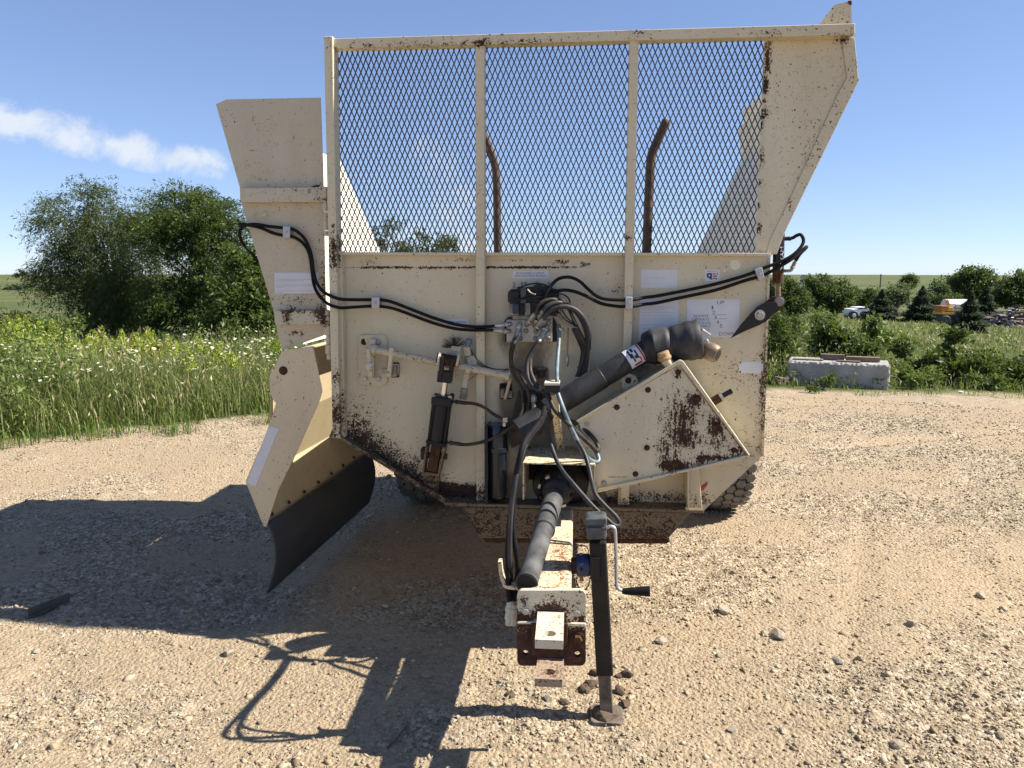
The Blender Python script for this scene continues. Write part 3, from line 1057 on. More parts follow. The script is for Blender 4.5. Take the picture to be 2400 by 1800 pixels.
# goldenrod drift at the back of the left bank
x = rng.uniform(-9.0, -3.2, 760)
y = rng.uniform(9.6, 13.0, 760)
kk = fbm(x * 1.1, y * 1.1, 2, 19) + np.clip((-5.2 - x) * .12, -.20, .10) > .41
x, y = x[kk], y[kk]
n = len(x)
h = rng.uniform(.5, 1.0, n) * np.clip(.75 - (x + 5) * .12, .75, 1.12)
per = 120
t = rng.random((n, per))
rad = .10 * (1 - t) + .01
a = rng.uniform(0, 2 * np.pi, (n, per))
C = np.stack([x[:, None] + rad * np.cos(a), y[:, None] + rad * np.sin(a), (terrain(x, y) + h * .68)[:, None] + t * .32 * h[:, None]], -1)
V, F = rand_leaves(C.reshape(-1, 3), .035, .4, -.6)
o = mk_np('goldenrod', V, F, M_GOLD, kind='stuff')
o['label'] = 'yellow-green goldenrod plumes along the back of the bank'
P, T, top = blades(np.repeat(x, 3), np.repeat(y, 3), np.repeat(h * .8, 3), np.full(3 * n, .012), .1)
o = mk_np('goldenrod_stems', P, T, M_WEED, kind='stuff')
o['label'] = 'green stems under the goldenrod'
# wild sunflowers one can count
for x_, y_, s_, lb in ((372, 815, 22, 'tallest yellow sunflower in front of the leaning elm'), (238, 822, 20, 'yellow sunflower beside the goldenrod drift'),
                       (278, 826, 16, 'small yellow sunflower right of the goldenrod'), (203, 862, 15, 'low yellow sunflower in the middle of the bank'),
                       (356, 833, 14, 'yellow sunflower left of and below the tallest one'), (580, 832, 14, 'yellow sunflower nearest the cream discharge hood'),
                       (428, 868, 15, 'yellow sunflower low in the bank below the elm trunk'), (588, 856, 13, 'small yellow sunflower low beside the discharge hood')):
    p = WY('S', x_, y_, 10.6)
    root = empty('wild_sunflower', (p.x, p.y, tz(p.x, p.y)))
    tag(root, lb, 'flower', 'wild sunflowers on the bank')
    hz_ = p.z - root.location.z
    r_ = s_ / FOC * 10.6 / 2
    mk('stem', tube([(.03, .02, 0), (.01, 0, hz_ * .5), (0, 0, hz_ - .01)], .005, 6, 3), M_WEED, root)
    gs = []
    for q_ in range(10):
        a_ = q_ * math.pi / 5
        d_ = Vector((math.cos(a_), -.25, math.sin(a_)))
        s2 = Vector((-math.sin(a_), 0, math.cos(a_)))
        c_ = Vector((0, -.012, hz_))
        gs.append(([c_, c_ + d_ * r_ * .6 + s2 * r_ * .28, c_ + d_ * r_ * 1.1, c_ + d_ * r_ * .6 - s2 * r_ * .28], [(0, 1, 2, 3)]))
    mk('petals', join(*gs), M_PETAL, root)
    mk('flower_head', turned((0, .005, hz_), (0, -.02, hz_), [(0, r_ * .3), (.7, r_ * .35), (1, r_ * .2)], 10), M_BARK, root)

# weeds and shrubs on the right, one by one
def shrub(label, w, x, y, Y, blobs, mat, ns, leaf, asp=.35, name='shrub', droop=.15, stems=5, per=14):
    b = treebase(w, x, y, Y)
    s = WIN[w][2]
    return tree(name, label, 'shrub', b, [bl(b, w, cx, cy, rx / s, rz / s, Y) for cx, cy, rx, rz in blobs], mat, ns, per, leaf, asp, droop, leaf * 3.0, leaf * .6,
                trunk=.010, limbs=10, group='shrubs and tall weeds behind the gravel', stems=stems)
shrub('tall dense weeds against the right edge of the spreader', 'N', 260, 1020, 12.6, [(250, 680, 100, 130), (200, 850, 100, 130), (340, 830, 100, 110), (390, 680, 50, 70), (300, 960, 110, 60)], M_LEAF_BUSH, 620, .08, .2)
shrub('dark leafy shrub behind the boards on the concrete block', 'N', 730, 900, 13.5, [(735, 640, 30, 60), (720, 730, 70, 70), (640, 780, 60, 50), (800, 790, 70, 40), (700, 820, 120, 40), (890, 810, 70, 26)], M_LEAF_ELM, 430, .085, .35)
shrub('slim upright ragweed standing over the block', 'N', 1040, 800, 15, [(1045, 600, 28, 60), (1030, 680, 30, 40), (1010, 740, 36, 40)], M_WEED, 120, .10, .4)
shrub('pale slender weed left of the slim ragweed', 'N', 540, 800, 15, [(540, 520, 22, 50), (560, 590, 36, 60), (520, 680, 50, 60)], M_WEED, 120, .09, .25)
shrub('dark broad-leaved bush right of the concrete block', 'N', 1590, 1060, 12.0, [(1585, 770, 28, 70), (1500, 930, 90, 60), (1590, 970, 80, 70), (1400, 960, 80, 60), (1310, 900, 50, 50)], M_LEAF_ELM, 420, .085, .45)
shrub('low bright nettles at the foot of the broad-leaved bush', 'N', 1400, 1100, 11.3, [(1400, 1060, 110, 34), (1290, 1040, 40, 30), (1490, 1075, 50, 26)], M_WEED, 200, .06, .4)
shrub('bright weed clump growing against the block front', 'N', 1075, 1100, 10.85, [(1075, 1060, 34, 30)], M_WEED, 50, .05, .45)
shrub('tangled weeds right of the broad-leaved bush', 'N', 1850, 1100, 11.8, [(1800, 1000, 110, 70), (1900, 960, 110, 60), (1990, 1020, 100, 60), (1740, 950, 70, 50)], M_LEAF_BUSH, 380, .075, .3)
shrub('dark weeds at the right picture edge', 'N', 2160, 1130, 11.6, [(2120, 1000, 90, 60), (2200, 1030, 90, 70), (2270, 960, 80, 80), (2080, 1060, 60, 40)], M_LEAF_ELM, 330, .075, .35)
shrub('low bright clump at the gravel edge by the right corner', 'N', 1960, 1130, 10.9, [(1965, 1110, 80, 32)], M_WEED, 110, .07, .35)
shrub('small weeds along the foot of the block', 'N', 620, 1080, 10.8, [(620, 1062, 44, 12), (420, 1075, 26, 9)], M_LEAF_ELM, 36, .045, .35)

# ================================================================== MANURE SPREADER
SP = empty('manure_spreader', BASE, YAW)
tag(SP, 'weathered cream side-discharge manure spreader with rust spots standing on the gravel', 'manure spreader')

def B_(w, x, y, d, r, s):
    return (M(w, x, y, d), r if isinstance(r, tuple) else (r, r, r), s)

def diag(w, p, q, n, d, r, s):
    return [B_(w, p[0] + (q[0] - p[0]) * i / (n - 1), p[1] + (q[1] - p[1]) * i / (n - 1), d, r, s) for i in range(n)]

P_PLATE = paint('cream_paint_front', d0=-.03, grime=[B_('E', 780, 1250, 0, (.17, .3, .15), .9), B_('E', 450, 1020, 0, (.06, .3, .10), .6), B_('I', 1280, 850, 0, (.16, .3, .20), 1.1), B_('I', 1350, 1250, 0, (.20, .3, .22), 1.1),
    B_('I', 1150, 820, 0, (.10, .3, .10), .7), B_('I', 560, 330, 0, (.05, .3, .10), .5), B_('J', 500, 700, 0, (.30, .3, .16), .9), B_('H', 1480, 1000, 0, (.30, .3, .06), .7), B_('F', 560, 960, 0, (.10, .3, .06), .7), B_('G', 240, 1300, 0, (.06, .3, .2), .8), B_('H', 900, 760, 0, (.3, .3, .06), .5)], blobs=[
    *diag('H', (720, 640), (1350, 1010), 7, 0, .14, .24), B_('H', 760, 480, 0, .16, .10), B_('H', 850, 600, 0, .20, .11),
    B_('W', 380, 172, 0, (.20, .2, .011), .26), B_('W', 900, 175, 0, (.55, .2, .011), .34), B_('W', 1560, 170, 0, (.38, .2, .010), .34), B_('W', 1950, 172, 0, (.25, .2, .009), .24),
    B_('W', 320, 125, 0, (.09, .2, .022), .26), B_('W', 1120, 108, 0, (.10, .2, .016), .30), B_('W', 1960, 122, 0, (.06, .2, .022), .32), B_('W', 1500, 110, 0, (.16, .2, .010), .2),
    B_('E', 1900, 445, 0, (.09, .2, .04), .2), B_('F', 1500, 960, 0, (.24, .2, .10), .17), B_('F', 1560, 1250, 0, .36, .075), B_('G', 1700, 1100, 0, .22, .12),
    B_('H', 1450, 990, 0, (.28, .2, .05), .36), B_('J', 60, 760, 0, (.3, .2, .06), .30), B_('J', 1700, 790, 0, (.34, .2, .06), .32), B_('J', 1250, 830, 0, (.2, .2, .07), .26),
    B_('J', 2080, 860, 0, (.16, .2, .12), .22), B_('F', 1250, 60, 0, (.5, .2, .07), .07), B_('F', 1280, 340, 0, (.16, .2, .03), .17), B_('F', 1640, 700, 0, (.03, .2, .5), .12), B_('F', 1625, 1100, 0, (.04, .2, .6), .14)])
P_POST = paint('cream_paint_posts', d0=-.01, blobs=[
    B_('H', 665, 270, -.08, .06, .30), *diag('C', (1030, 600), (1040, 800), 3, -.08, .10, .14), *diag('H', (668, 420), (668, 650), 4, -.08, .10, .19),
    B_('A', 830, 400, -.05, (.03, .1, .2), .16), B_('C', 1070, 560, -.03, (.02, .08, .25), .35), B_('A', 1780, 275, -.05, (.05, .1, .02), .26), B_('B', 680, 240, -.05, (.06, .1, .02), .26),
    B_('B', 680, 190, -.06, (.09, .1, .02), .30), B_('B', 1540, 215, -.06, (.10, .1, .02), .24), B_('B', 2060, 235, -.05, (.12, .1, .02), .30), *diag('A', (860, 310), (2200, 270), 6, -.05, (.22, .1, .02), .13),
    B_('J', 170, 760, -.05, (.08, .1, .08), .30), B_('A', 1780, 1540, -.05, (.05, .1, .03), .24), B_('B', 650, 1540, -.05, (.06, .1, .04), .30)])
P_SIDE = paint('cream_paint_right_panel', d0=.008, blobs=[
    B_('B', 1545, 380, 0, (.025, .2, .15), .42), B_('B', 1530, 570, 0, (.025, .2, .05), .42), B_('B', 1518, 655, 0, (.015, .2, .018), .40), B_('B', 1530, 730, 0, (.03, .2, .035), .42),
    B_('B', 1502, 810, 0, (.02, .2, .045), .42), B_('B', 1508, 1020, 0, (.02, .2, .06), .42), B_('B', 1497, 1185, 0, (.014, .2, .025), .40), B_('B', 1490, 1475, 0, (.022, .2, .045), .40), B_('B', 1488, 1330, 0, (.014, .2, .025), .4),
    B_('B', 2030, 245, 0, (.05, .2, .04), .36), B_('B', 1690, 1330, 0, (.012, .2, .05), .34), B_('B', 1950, 420, 0, (.3, .2, .3), .03), B_('B', 1830, 1000, 0, (.07, .2, .16), .10)])
P_DOOR = paint('cream_paint_discharge_panel', base=(.51, .455, .34), d0=-.02, blobs=[
    B_('C', 900, 200, -.02, (.30, .2, .10), .12), B_('C', 940, 250, -.05, (.06, .2, .012), .34), B_('C', 880, 135, -.02, (.03, .2, .012), .36), *diag('C', (960, 560), (975, 1150), 4, -.01, (.05, .2, .14), .13),
    B_('C', 740, 1120, -.01, (.26, .2, .11), .14), B_('C', 635, 1270, -.05, (.035, .2, .06), .40), B_('C', 930, 1255, -.05, (.06, .2, .065), .36), B_('C', 720, 1400, -.01, (.10, .2, .02), .26), B_('C', 985, 1320, -.03, (.04, .1, .05), .34),
    B_('C', 800, 1215, -.01, (.16, .2, .012), .30)])
P_HOOD = paint('cream_paint_hood', base=(.60, .51, .345), d0=-.03, blobs=[B_('H', 400, 90, -.03, (.05, .2, .02), .34), B_('H', 220, 1180, -.03, .06, .16)])
P_COVER = paint('cream_paint_gear_cover', base=(.62, .56, .42), d0=-.02, streak=True, blobs=[
    B_('G', 960, 900, -.195, (.12, .2, .28), .17), B_('G', 1080, 880, -.195, (.11, .2, .26), .15), B_('G', 1010, 620, -.195, (.13, .2, .22), .10), B_('G', 1380, 950, -.195, (.06, .2, .20), .24), B_('G', 1260, 960, -.195, (.15, .2, .06), .18),
    B_('G', 1170, 560, -.195, .045, .34), B_('G', 990, 300, -.195, .045, .32), B_('G', 1350, 820, -.195, .05, .34), B_('G', 1550, 1060, -.195, .05, .36), B_('G', 1000, 1210, -.195, (.14, .2, .03), .34), B_('G', 1230, 1150, -.195, .045, .36),
    B_('G', 1400, 1130, -.195, (.14, .2, .02), .32), B_('G', 690, 1040, -.195, .025, .3), B_('G', 1230, 690, -.195, (.10, .2, .06), .15), B_('G', 830, 1050, -.195, (.05, .2, .08), .2), B_('G', 900, 1200, -.195, .06, .25)])
P_RIM = paint('cream_paint_cover_rim', base=(.62, .55, .39), d0=-.02, blobs=[*diag('G', (1330, 640), (1650, 1090), 5, -.16, .06, .30), *diag('G', (1080, 270), (1300, 600), 4, -.16, .03, .14), B_('G', 990, 1260, -.16, (.3, .2, .03), .20)])
P_BOTTOM = paint('shaded_paint_sill', base=(.125, .10, .068), d0=.14, blobs=[B_('J', 1500, 1040, .02, (.6, .3, .06), .08), B_('J', 1700, 1100, .02, (.5, .3, .06), .16), B_('J', 400, 1000, .02, (.6, .3, .1), .14), *diag('H', (900, 800), (1330, 1040), 4, 0, .16, .16)])  # base darkened for the shade under the machine; the rust is real
P_TONGUE = paint('cream_paint_tongue', base=(.66, .57, .40), d0=.13, rust=(.15, .055, .02), blobs=[B_('J', 860, 1300, -.6, (.07, .12, .1), .13), B_('J', 900, 1420, -.75, (.06, .14, .1), .12)])
P_HITCH = paint('cream_paint_hitch', base=(.62, .57, .45), d0=.04, rust=(.05, .022, .016), blobs=[
    B_('K', 540, 800, -.98, (.085, .3, .045), .55), B_('K', 540, 720, -.98, (.07, .2, .05), .26), B_('K', 300, 820, -.98, (.06, .2, .045), .5), B_('K', 340, 1050, -.98, (.10, .2, .12), .7), B_('K', 740, 1050, -.98, (.10, .2, .12), .7), B_('K', 780, 820, -.98, (.04, .2, .03), .35), B_('K', 320, 680, -.98, .03, .3), B_('K', 540, 1100, -.98, (.2, .2, .08), .4)])
P_CLEVIS = paint('cream_paint_clevis', base=(.62, .58, .47), d0=.05, rust=(.12, .055, .03))
P_CLEVIS2 = paint('worn_paint_clevis', base=(.34, .27, .215), d0=.16, rust=(.11, .058, .036))
P_PLAIN = paint('cream_paint_fittings', base=(.56, .49, .35), d0=.02)
P_WALL = paint('cream_paint_hopper', base=(.70, .65, .53), d0=-.06)
M_GALV = plain('galvanised_steel', (.42, .44, .46), .5, .7, var=.18, scale=30)
M_BLACK = plain('black_rubber_hose', (.010, .010, .011), .65, var=.3, scale=20, bump=.1, spec=.14)
M_GREASY = plain('greasy_hose', (.028, .024, .020), .5, var=.5, scale=25, bump=.15, c2=(.085, .07, .055), spec=.2)
M_BLUEHOSE = plain('pale_blue_hose', (.11, .15, .17), .45, var=.35, scale=20)
M_RUBBER = plain('rubber_flap', (.020, .021, .023), .62, var=.35, scale=6, bump=.2, stretch=(1, .4, 2), c2=(.034, .034, .036))
M_PLASTIC = plain('scuffed_black_plastic', (.020, .021, .024), .5, var=.4, scale=6, bump=.2, c2=(.055, .055, .058), spec=.25, stretch=(2.2, 2.2, .8))
M_DUSTY = plain('dusty_black_tube', (.06, .061, .064), .55, var=.6, scale=9, bump=.2, c2=(.12, .12, .12), spec=.3)
M_BPAINT = plain('black_enamel', (.012, .012, .015), .42, var=.25, scale=14, bump=.1, spec=.3)
M_ZINC = plain('zinc_fitting', (.36, .35, .32), .42, .75, var=.3, scale=30, c2=(.55, .54, .5))
M_CHROME = plain('chromed_rod', (.72, .70, .68), .18, 1.0, var=.08, bump=0)
M_DIRTYMETAL = plain('greasy_metal', (.20, .175, .145), .5, .5, var=.4, scale=18, c2=(.36, .33, .29))
M_RUST = plain('rusted_steel', (.052, .026, .018), .85, var=.5, scale=35, bump=.35, c2=(.11, .052, .028), spec=.2)
M_RUSTPIPE = plain('rusted_pipe', (.065, .040, .031), .85, var=.4, scale=14, bump=.25, c2=(.12, .078, .06))
M_BRASS = plain('dull_bronze', (.17, .115, .07), .55, .5, var=.4, scale=20, c2=(.27, .205, .145))
M_BRONZE = plain('rusted_bronze_cap', (.36, .24, .13), .6, .2, var=.3, scale=20)
M_JACK = plain('black_jack_tube', (.014, .013, .013), .6, var=.5, scale=12, bump=.2, c2=(.032, .028, .026), spec=.25)
M_MUD = plain('muddy_steel', (.085, .068, .052), .9, var=.4, scale=20, bump=.5, c2=(.2, .165, .13))
M_MESH = plain('dark_expanded_metal', (.030, .025, .022), .65, .2, var=.4, scale=30, bump=0, c2=(.075, .062, .052))
M_BLUE = plain('dark_blue_paint', (.012, .022, .075), .45, var=.3)
M_STEELG = plain('grey_painted_steel', (.085, .095, .10), .55, .3, var=.35, scale=16, spec=.3)
M_WHITEDEC = plain('white_sticker', (.60, .61, .635), .4, var=.09, scale=9, bump=0)
M_INK = plain('grey_ink', (.10, .10, .11), .5, var=.1, bump=0)
M_BLACKINK = plain('black_ink', (.012, .012, .014), .5, var=.1, bump=0)
M_NAVY = plain('navy_ink', (.012, .016, .12), .4, var=.1, bump=0)
M_REDINK = plain('red_ink', (.34, .03, .035), .4, var=.1, bump=0)
M_FAINT = plain('faint_grey_ink', (.44, .455, .50), .4, var=.1, bump=0)
M_HOLE_SHADE = plain('hole_shade', (.015, .013, .012), .9, var=.2, bump=0)  # near-black painted in for the shade inside openings
M_TYRE = plain('tyre_rubber', (.014, .014, .015), .85, var=.35, scale=8, bump=.3, c2=(.035, .033, .03))
M_TREAD = plain('dusty_tread', (.12, .112, .10), .9, var=.3, scale=12, bump=.4, c2=(.22, .205, .185))
def canister_material():
    t = NT('dark_blue_canister')
    t.b.inputs['Base Color'].default_value = (.012, .016, .024, 1)
    t.b.inputs['Roughness'].default_value = .25
    return t.m
M_CANISTER = canister_material()

def part(name, geo, mat, parent=None, **kw):
    return mk(name, geo, mat, parent or SP, **kw)

# ---------------------------------------------------------------- front plate with its openings
plate_pts = [(797, 594), (1801, 598), (1786, 1069), (1649, 1197), (1047, 1177), (792, 1026)]
hole_r = [src('F', *q) for q in circ(1377, 76, 43, 28)]
hole_s = [src('F', *q) for q in circ(1287, 128, 11, 12)]
slot1 = [src('W', *q) for q in rrect(505, 992, 577, 1126, 14)]
slot2 = [src('W', *q) for q in rrect(1440, 1172, 1550, 1312, 16)]
front = part('front_plate', plate('S', plate_pts, 0, .007, [hole_r, hole_s, slot1, slot2]), P_PLATE)

for w_, q_ in (('W', (495, 980, 590, 1140)), ('W', (1428, 1160, 1562, 1325))):
    part('slot_shade', plate(w_, [(q_[0], q_[1]), (q_[2], q_[1]), (q_[2], q_[3]), (q_[0], q_[3])], .05, .055), M_HOLE_SHADE)  # dark plates behind the slots, standing in for the shade inside
part('plate_top_flange', plate('S', [(797, 591), (1807, 593), (1807, 600), (797, 598)], -.032, 0), P_PLATE, bevel=.002)
part('plate_edge_flange', plate('S', [(1801, 606), (1806, 606), (1790, 1069), (1785, 1069)], -.012, .05), P_PLATE)
# posts, rails
part('corner_post', plate('S', [(758.5, 84), (779.5, 84), (797, 1028), (779, 1027)], -.08, .0), P_POST, bevel=.004)
part('corner_angle', plate('S', [(789, 588), (801, 588), (808, 1025), (799, 1025)], -.045, -.001), P_POST, bevel=.003)
part('post', plate('S', [(1113.6, 97), (1135.3, 96), (1137, 1182), (1116.5, 1181)], -.052, -.002), P_POST, bevel=.005)
part('post', plate('S', [(1475.8, 86), (1497.5, 85), (1486, 595), (1480, 833), (1467, 1190), (1448, 1190), (1460, 833), (1465, 595)], -.052, -.002), P_POST, bevel=.004)
part('top_rail', plate('S', [(783, 90), (2004.5, 54.5), (2004.5, 78), (2002, 80.5), (783, 113)], -.062, .0), P_POST, bevel=.006)

# expanded metal
def expanded(x0, x1, z0, z1, sw=.0232, lw=.0535, w=.0044, t=.0024, d=-.004):
    V, F = [], []
    nz_ = int((z1 - z0) / (lw / 2)) + 1
    nx_ = int((x1 - x0) / sw) + 2
    for i in range(nx_):
        for k_ in range(nz_):
            za, zb = z0 + k_ * lw / 2, z0 + (k_ + 1) * lw / 2
            zb = min(zb, z1)
            f_ = (zb - za) / (lw / 2)
            for s in (1, -1):
                xa = x0 + (i + .5 * (k_ % 2)) * sw
                xb = xa + s * sw / 2 * f_
                if not (x0 - .002 <= xa <= x1 + .002 and x0 - .002 <= xb <= x1 + .002):
                    continue
                wig = math.sin(i * 1.7 + k_ * 2.3) * .0004
                n_ = len(V)
                for (xx, zz, q) in ((xa, za, 1), (xb, zb, -1)):
                    yo = d + q * s * .0009
                    V += [(xx - w / 2 + wig, yo - t, zz), (xx + w / 2 + wig, yo - t, zz), (xx + w / 2 + wig, yo + t, zz), (xx - w / 2 + wig, yo + t, zz)]
                F += [(n_ + a, n_ + (a + 1) % 4, n_ + 4 + (a + 1) % 4, n_ + 4 + a) for a in range(4)]
    return V, F
zl = M('S', 1300, 597, 0).z
zu = M('S', 1300, 95, 0).z
for xa, xb in ((785, 1118), (1130, 1478), (1484, 1783)):
    pa, pb = M('S', xa, 360, 0), M('S', xb, 360, 0)
    part('mesh_panel', expanded(pa.x, pb.x, zl, zu), M_MESH, kind='stuff', label='diamond expanded metal screen')

# ---------------------------------------------------------------- right upper panel
part('side_panel', plate('B', [(1525, 225), (2110, 190), (2110, 240), (2137, 525), (1655, 1510), (1606, 1648), (1470, 1648)], .001, .007), P_SIDE)
part('panel_flange', plate('B', [(2034, 300), (2062, 505), (2005, 600), (1830, 985), (1690, 1290), (1560, 1560), (1540, 1640), (1604, 1645), (1655, 1510), (2137, 525), (2112, 245), (2040, 235)], -.006, .0005), P_SIDE, bevel=.002)
part('corner_gusset', plate('B', [(1872, 170), (1980, 30), (2085, 6), (2094, 170)], .012, .02), P_SIDE)
part('gusset_cap', plate('B', [(2068, 4), (2088, 0), (2096, 14), (2092, 32), (2076, 24)], .004, .03), M_RUST, bevel=.003)

# ---------------------------------------------------------------- hopper shell
def shell(w, pts, d0, d1, t=.006, mat=P_WALL, name='hopper_wall'):
    """sheet along the depth of the machine following the section pts drawn at the front plate"""
    S = [M(w, x, y, 0) for x, y in pts]
    g = []
    for a, b in zip(S[:-1], S[1:]):
        n = Vector((-(b.z - a.z), 0, b.x - a.x)).normalized() * t
        g.append(prism([Vector((a.x, d0, a.z)), Vector((b.x, d0, b.z)), Vector((b.x + n.x, d0, b.z + n.z)), Vector((a.x + n.x, d0, a.z + n.z))], (0, d1 - d0, 0)))
    return part(name, join(*g), mat)
DR = 2.25
shell('D', [(1838, 60), (1848, 182), (1662, 556), (1643, 985), (1520, 1100)], .008, DR)
shell('D', [(1520, 1100), (965, 1085), (742, 950)], .008, DR)
shell('D', [(653, 744), (640, 700), (604, 531), (469, 228)], .012, 1.78)
shell('D', [(742, 950), (735, 720), (640, 700)], 1.0, DR)  # carried forward out of sight to block a sliver of sun
shell('D', [(742, 950), (738, 868)], .012, 1.0)  # unseen lip added to shade the chute's lower panel
rear = [M('D', *q, 0) for q in ((742, 950), (735, 720), (735, 590), (1662, 590), (1643, 985), (1520, 1100), (965, 1085))]
part('rear_wall', prism([Vector((p.x, DR, min(p.z, 1.45))) for p in rear], (0, .01, 0)), P_WALL)
part('rear_corner_gusset', prism([Vector((M('D', *q, DR).x, DR - .004, M('D', *q, DR).z)) for q in ((1626, 362), (1604, 240), (1645, 205), (1720, 190), (1720, 300))], (0, -.006, 0)), P_WALL)
def auger(cx, cz, r, d0, d1, turns):
    V, F = [], []
    n = turns * 20
    for i in range(n + 1):
        a = 2 * math.pi * i / 20
        y = d0 + (d1 - d0) * i / n
        V += [(cx + r * math.cos(a), y, cz + r * math.sin(a)), (cx + r * .25 * math.cos(a), y, cz + r * .25 * math.sin(a))]
        if i:
            k_ = 2 * i
            F.append((k_ - 2, k_, k_ + 1, k_ - 1))
    return join((V, F), cyl((cx, d0, cz), (cx, d1, cz), r * .26, 14))
ac = M('D', 1300, 850, 0)
part('auger', auger(ac.x, ac.z, .22, .1, DR - .1, 4), M_RUSTPIPE)

# bent steel bars standing in the hopper
part('slug_bar', tube([M('S', 1168, 640, .5), M('S', 1166, 560, .5), M('S', 1164, 430, .5), M('S', 1158, 380, .5), M('S', 1143, 338, .5), M('S', 1132, 310, .5)], .020, 12), M_RUSTPIPE, smooth=True)
part('slug_bar', tube([M('B', 745, 1800, .5), M('B', 760, 1640, .5), M('B', 780, 1200, .5), M('B', 793, 1020, .5), M('B', 825, 930, .5), M('B', 893, 780, .5)], .023, 12), M_RUSTPIPE, smooth=True)

# ---------------------------------------------------------------- left discharge panel
part('discharge_panel', plate('S', [(506, 244), (531, 233), (751, 228.6), (757, 400), (764, 780), (757, 787), (669, 819), (661, 818), (652, 790), (641, 728), (564, 470), (562, 439)], -.012, -.005), P_DOOR)
part('panel_rib', plate('S', [(561.5, 440), (745, 438.5), (752, 435), (759, 436), (757, 473), (568, 474.5), (562, 468)], -.055, -.013), P_DOOR, bevel=.004)
part('panel_rib', plate('S', [(642, 728.5), (735, 728), (744, 726), (766, 727), (764, 760), (646, 761), (643, 755)], -.052, -.013), P_DOOR, bevel=.004)
def hinge(segs):
    for i, (xc, y0, y1, rr) in enumerate(segs):
        a, b = M('S', xc, y0, -.055), M('S', xc, y1, -.055)
        part('hinge_knuckle', turned(a, b, [(0, rr), (1, rr)], 14), P_DOOR, smooth=2)
hinge([(762, 438, 474, .010), (762.5, 474.5, 496, .0135), (763, 497, 517, .010), (763, 517.5, 540, .0135), (763.5, 541, 553, .011),
       (768, 728, 764, .012), (769, 765, 786, .0155), (770, 787, 807, .011), (770.5, 808, 829, .0155), (772, 830, 842, .012)])
for w, x, y, r_ in (('C', 448, 378, .012), ('C', 660, 1487, .010)):
    part('bolt', hexhead(M(w, x, y, -.012), r_, .010), P_PLAIN, smooth=False)

# ---------------------------------------------------------------- discharge hood and rubber flap
HD = Vector((math.sin(R(3.6)), math.cos(R(3.6)), 0)) * 1.45
hood_out = [(325, 112), (500, 85), (520, 100), (548, 235), (575, 368), (556, 430), (415, 750), (300, 985), (225, 1215), (208, 1213), (95, 932), (245, 582), (285, 442), (262, 412), (246, 350), (245, 272), (272, 222)]
part('hood_side_plate', plate('H', hood_out, -.035, -.028), P_HOOD)
prof = [M('H', x, y, -.028) for x, y in ((516, 90), (500, 86), (328, 114), (274, 224), (250, 300), (252, 560), (100, 935), (212, 1212))]
def sheet(prof, ext, t):
    V, F = [], []
    n = len(prof)
    for p in prof:
        V.append(p)
    for p in prof:
        V.append(p + ext)
    nrm = []
    for i in range(n):
        a, b = prof[max(i - 1, 0)], prof[min(i + 1, n - 1)]
        nrm.append(Vector((-(b.z - a.z), 0, b.x - a.x)).normalized() * t)
    V += [V[i] + nrm[i % n] for i in range(2 * n)]
    for i in range(n - 1):
        F += [(i, i + 1, n + i + 1, n + i), (2 * n + i, 3 * n + i, 3 * n + i + 1, 2 * n + i + 1)]
        F += [(i, 2 * n + i, 2 * n + i + 1, i + 1), (n + i, n + i + 1, 3 * n + i + 1, 3 * n + i)]
    F += [(0, n, 3 * n, 2 * n), (n - 1, 3 * n - 1, 4 * n - 1, 2 * n - 1)]
    return V, F
hood = part('hood_sheet', sheet(prof, HD, .005), paint('khaki_paint_chute', base=(.42, .35, .225), d0=-.05))
rp = smooth_path([M('H', x, y, -.02) for x, y in ((222, 1190), (246, 1250), (268, 1330), (272, 1420), (255, 1515), (222, 1627))], 4)
part('rubber_flap', sheet([p + Vector((.006, 0, 0)) for p in rp], HD * 1.0, .010), M_RUBBER, smooth=True)
edge_n = Vector((1, 0, .35)).normalized()
for i in range(8):
    pb = M('H', 205, 1165, -.02) + HD * (.05 + i * .13) + Vector((.008, 0, 0))
    part('bolt', turned(pb, pb + edge_n * .008, [(0, .010), (1, .008)], 8), M_RUST, hood)
part('sticker', plate('H', [(241, 580), (304, 601), (157, 965), (104, 938)], -.0368, -.0352), M_WHITEDEC, label='blank pale strip sticker on the hood')
part('bolt', hexhead(M('H', 332, 237, -.035), .014, .008), M_RUST)

# ---------------------------------------------------------------- bottom edges, sill and underframe
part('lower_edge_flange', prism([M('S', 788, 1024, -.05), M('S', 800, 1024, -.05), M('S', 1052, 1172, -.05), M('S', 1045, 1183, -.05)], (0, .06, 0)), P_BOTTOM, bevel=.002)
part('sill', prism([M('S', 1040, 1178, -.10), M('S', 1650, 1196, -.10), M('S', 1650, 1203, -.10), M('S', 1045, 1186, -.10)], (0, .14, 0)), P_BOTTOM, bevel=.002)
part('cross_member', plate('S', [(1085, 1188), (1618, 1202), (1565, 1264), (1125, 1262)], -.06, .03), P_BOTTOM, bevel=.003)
part('cross_member_lip', plate('S', [(1130, 1262), (1566, 1264), (1572, 1270), (1560, 1275), (1140, 1272)], -.045, .12), M_RUST, bevel=.003)
part('rib', plate('G', [(432, 1400), (520, 1385), (518, 1590), (440, 1590)], -.07, -.002), P_PLATE, bevel=.003)
part('rib', plate('G', [(1102, 1240), (1194, 1225), (1230, 1630), (1100, 1640)], -.06, -.002), P_PLATE, bevel=.003)
part('rib_web', plate('G', [(1084, 1250), (1102, 1245), (1102, 1640), (1086, 1640)], -.13, -.002), P_PLATE)
part('rib', plate('J', [(1180, 770), (1250, 745), (1250, 880), (1180, 880)], -.03, -.002), P_BOTTOM)

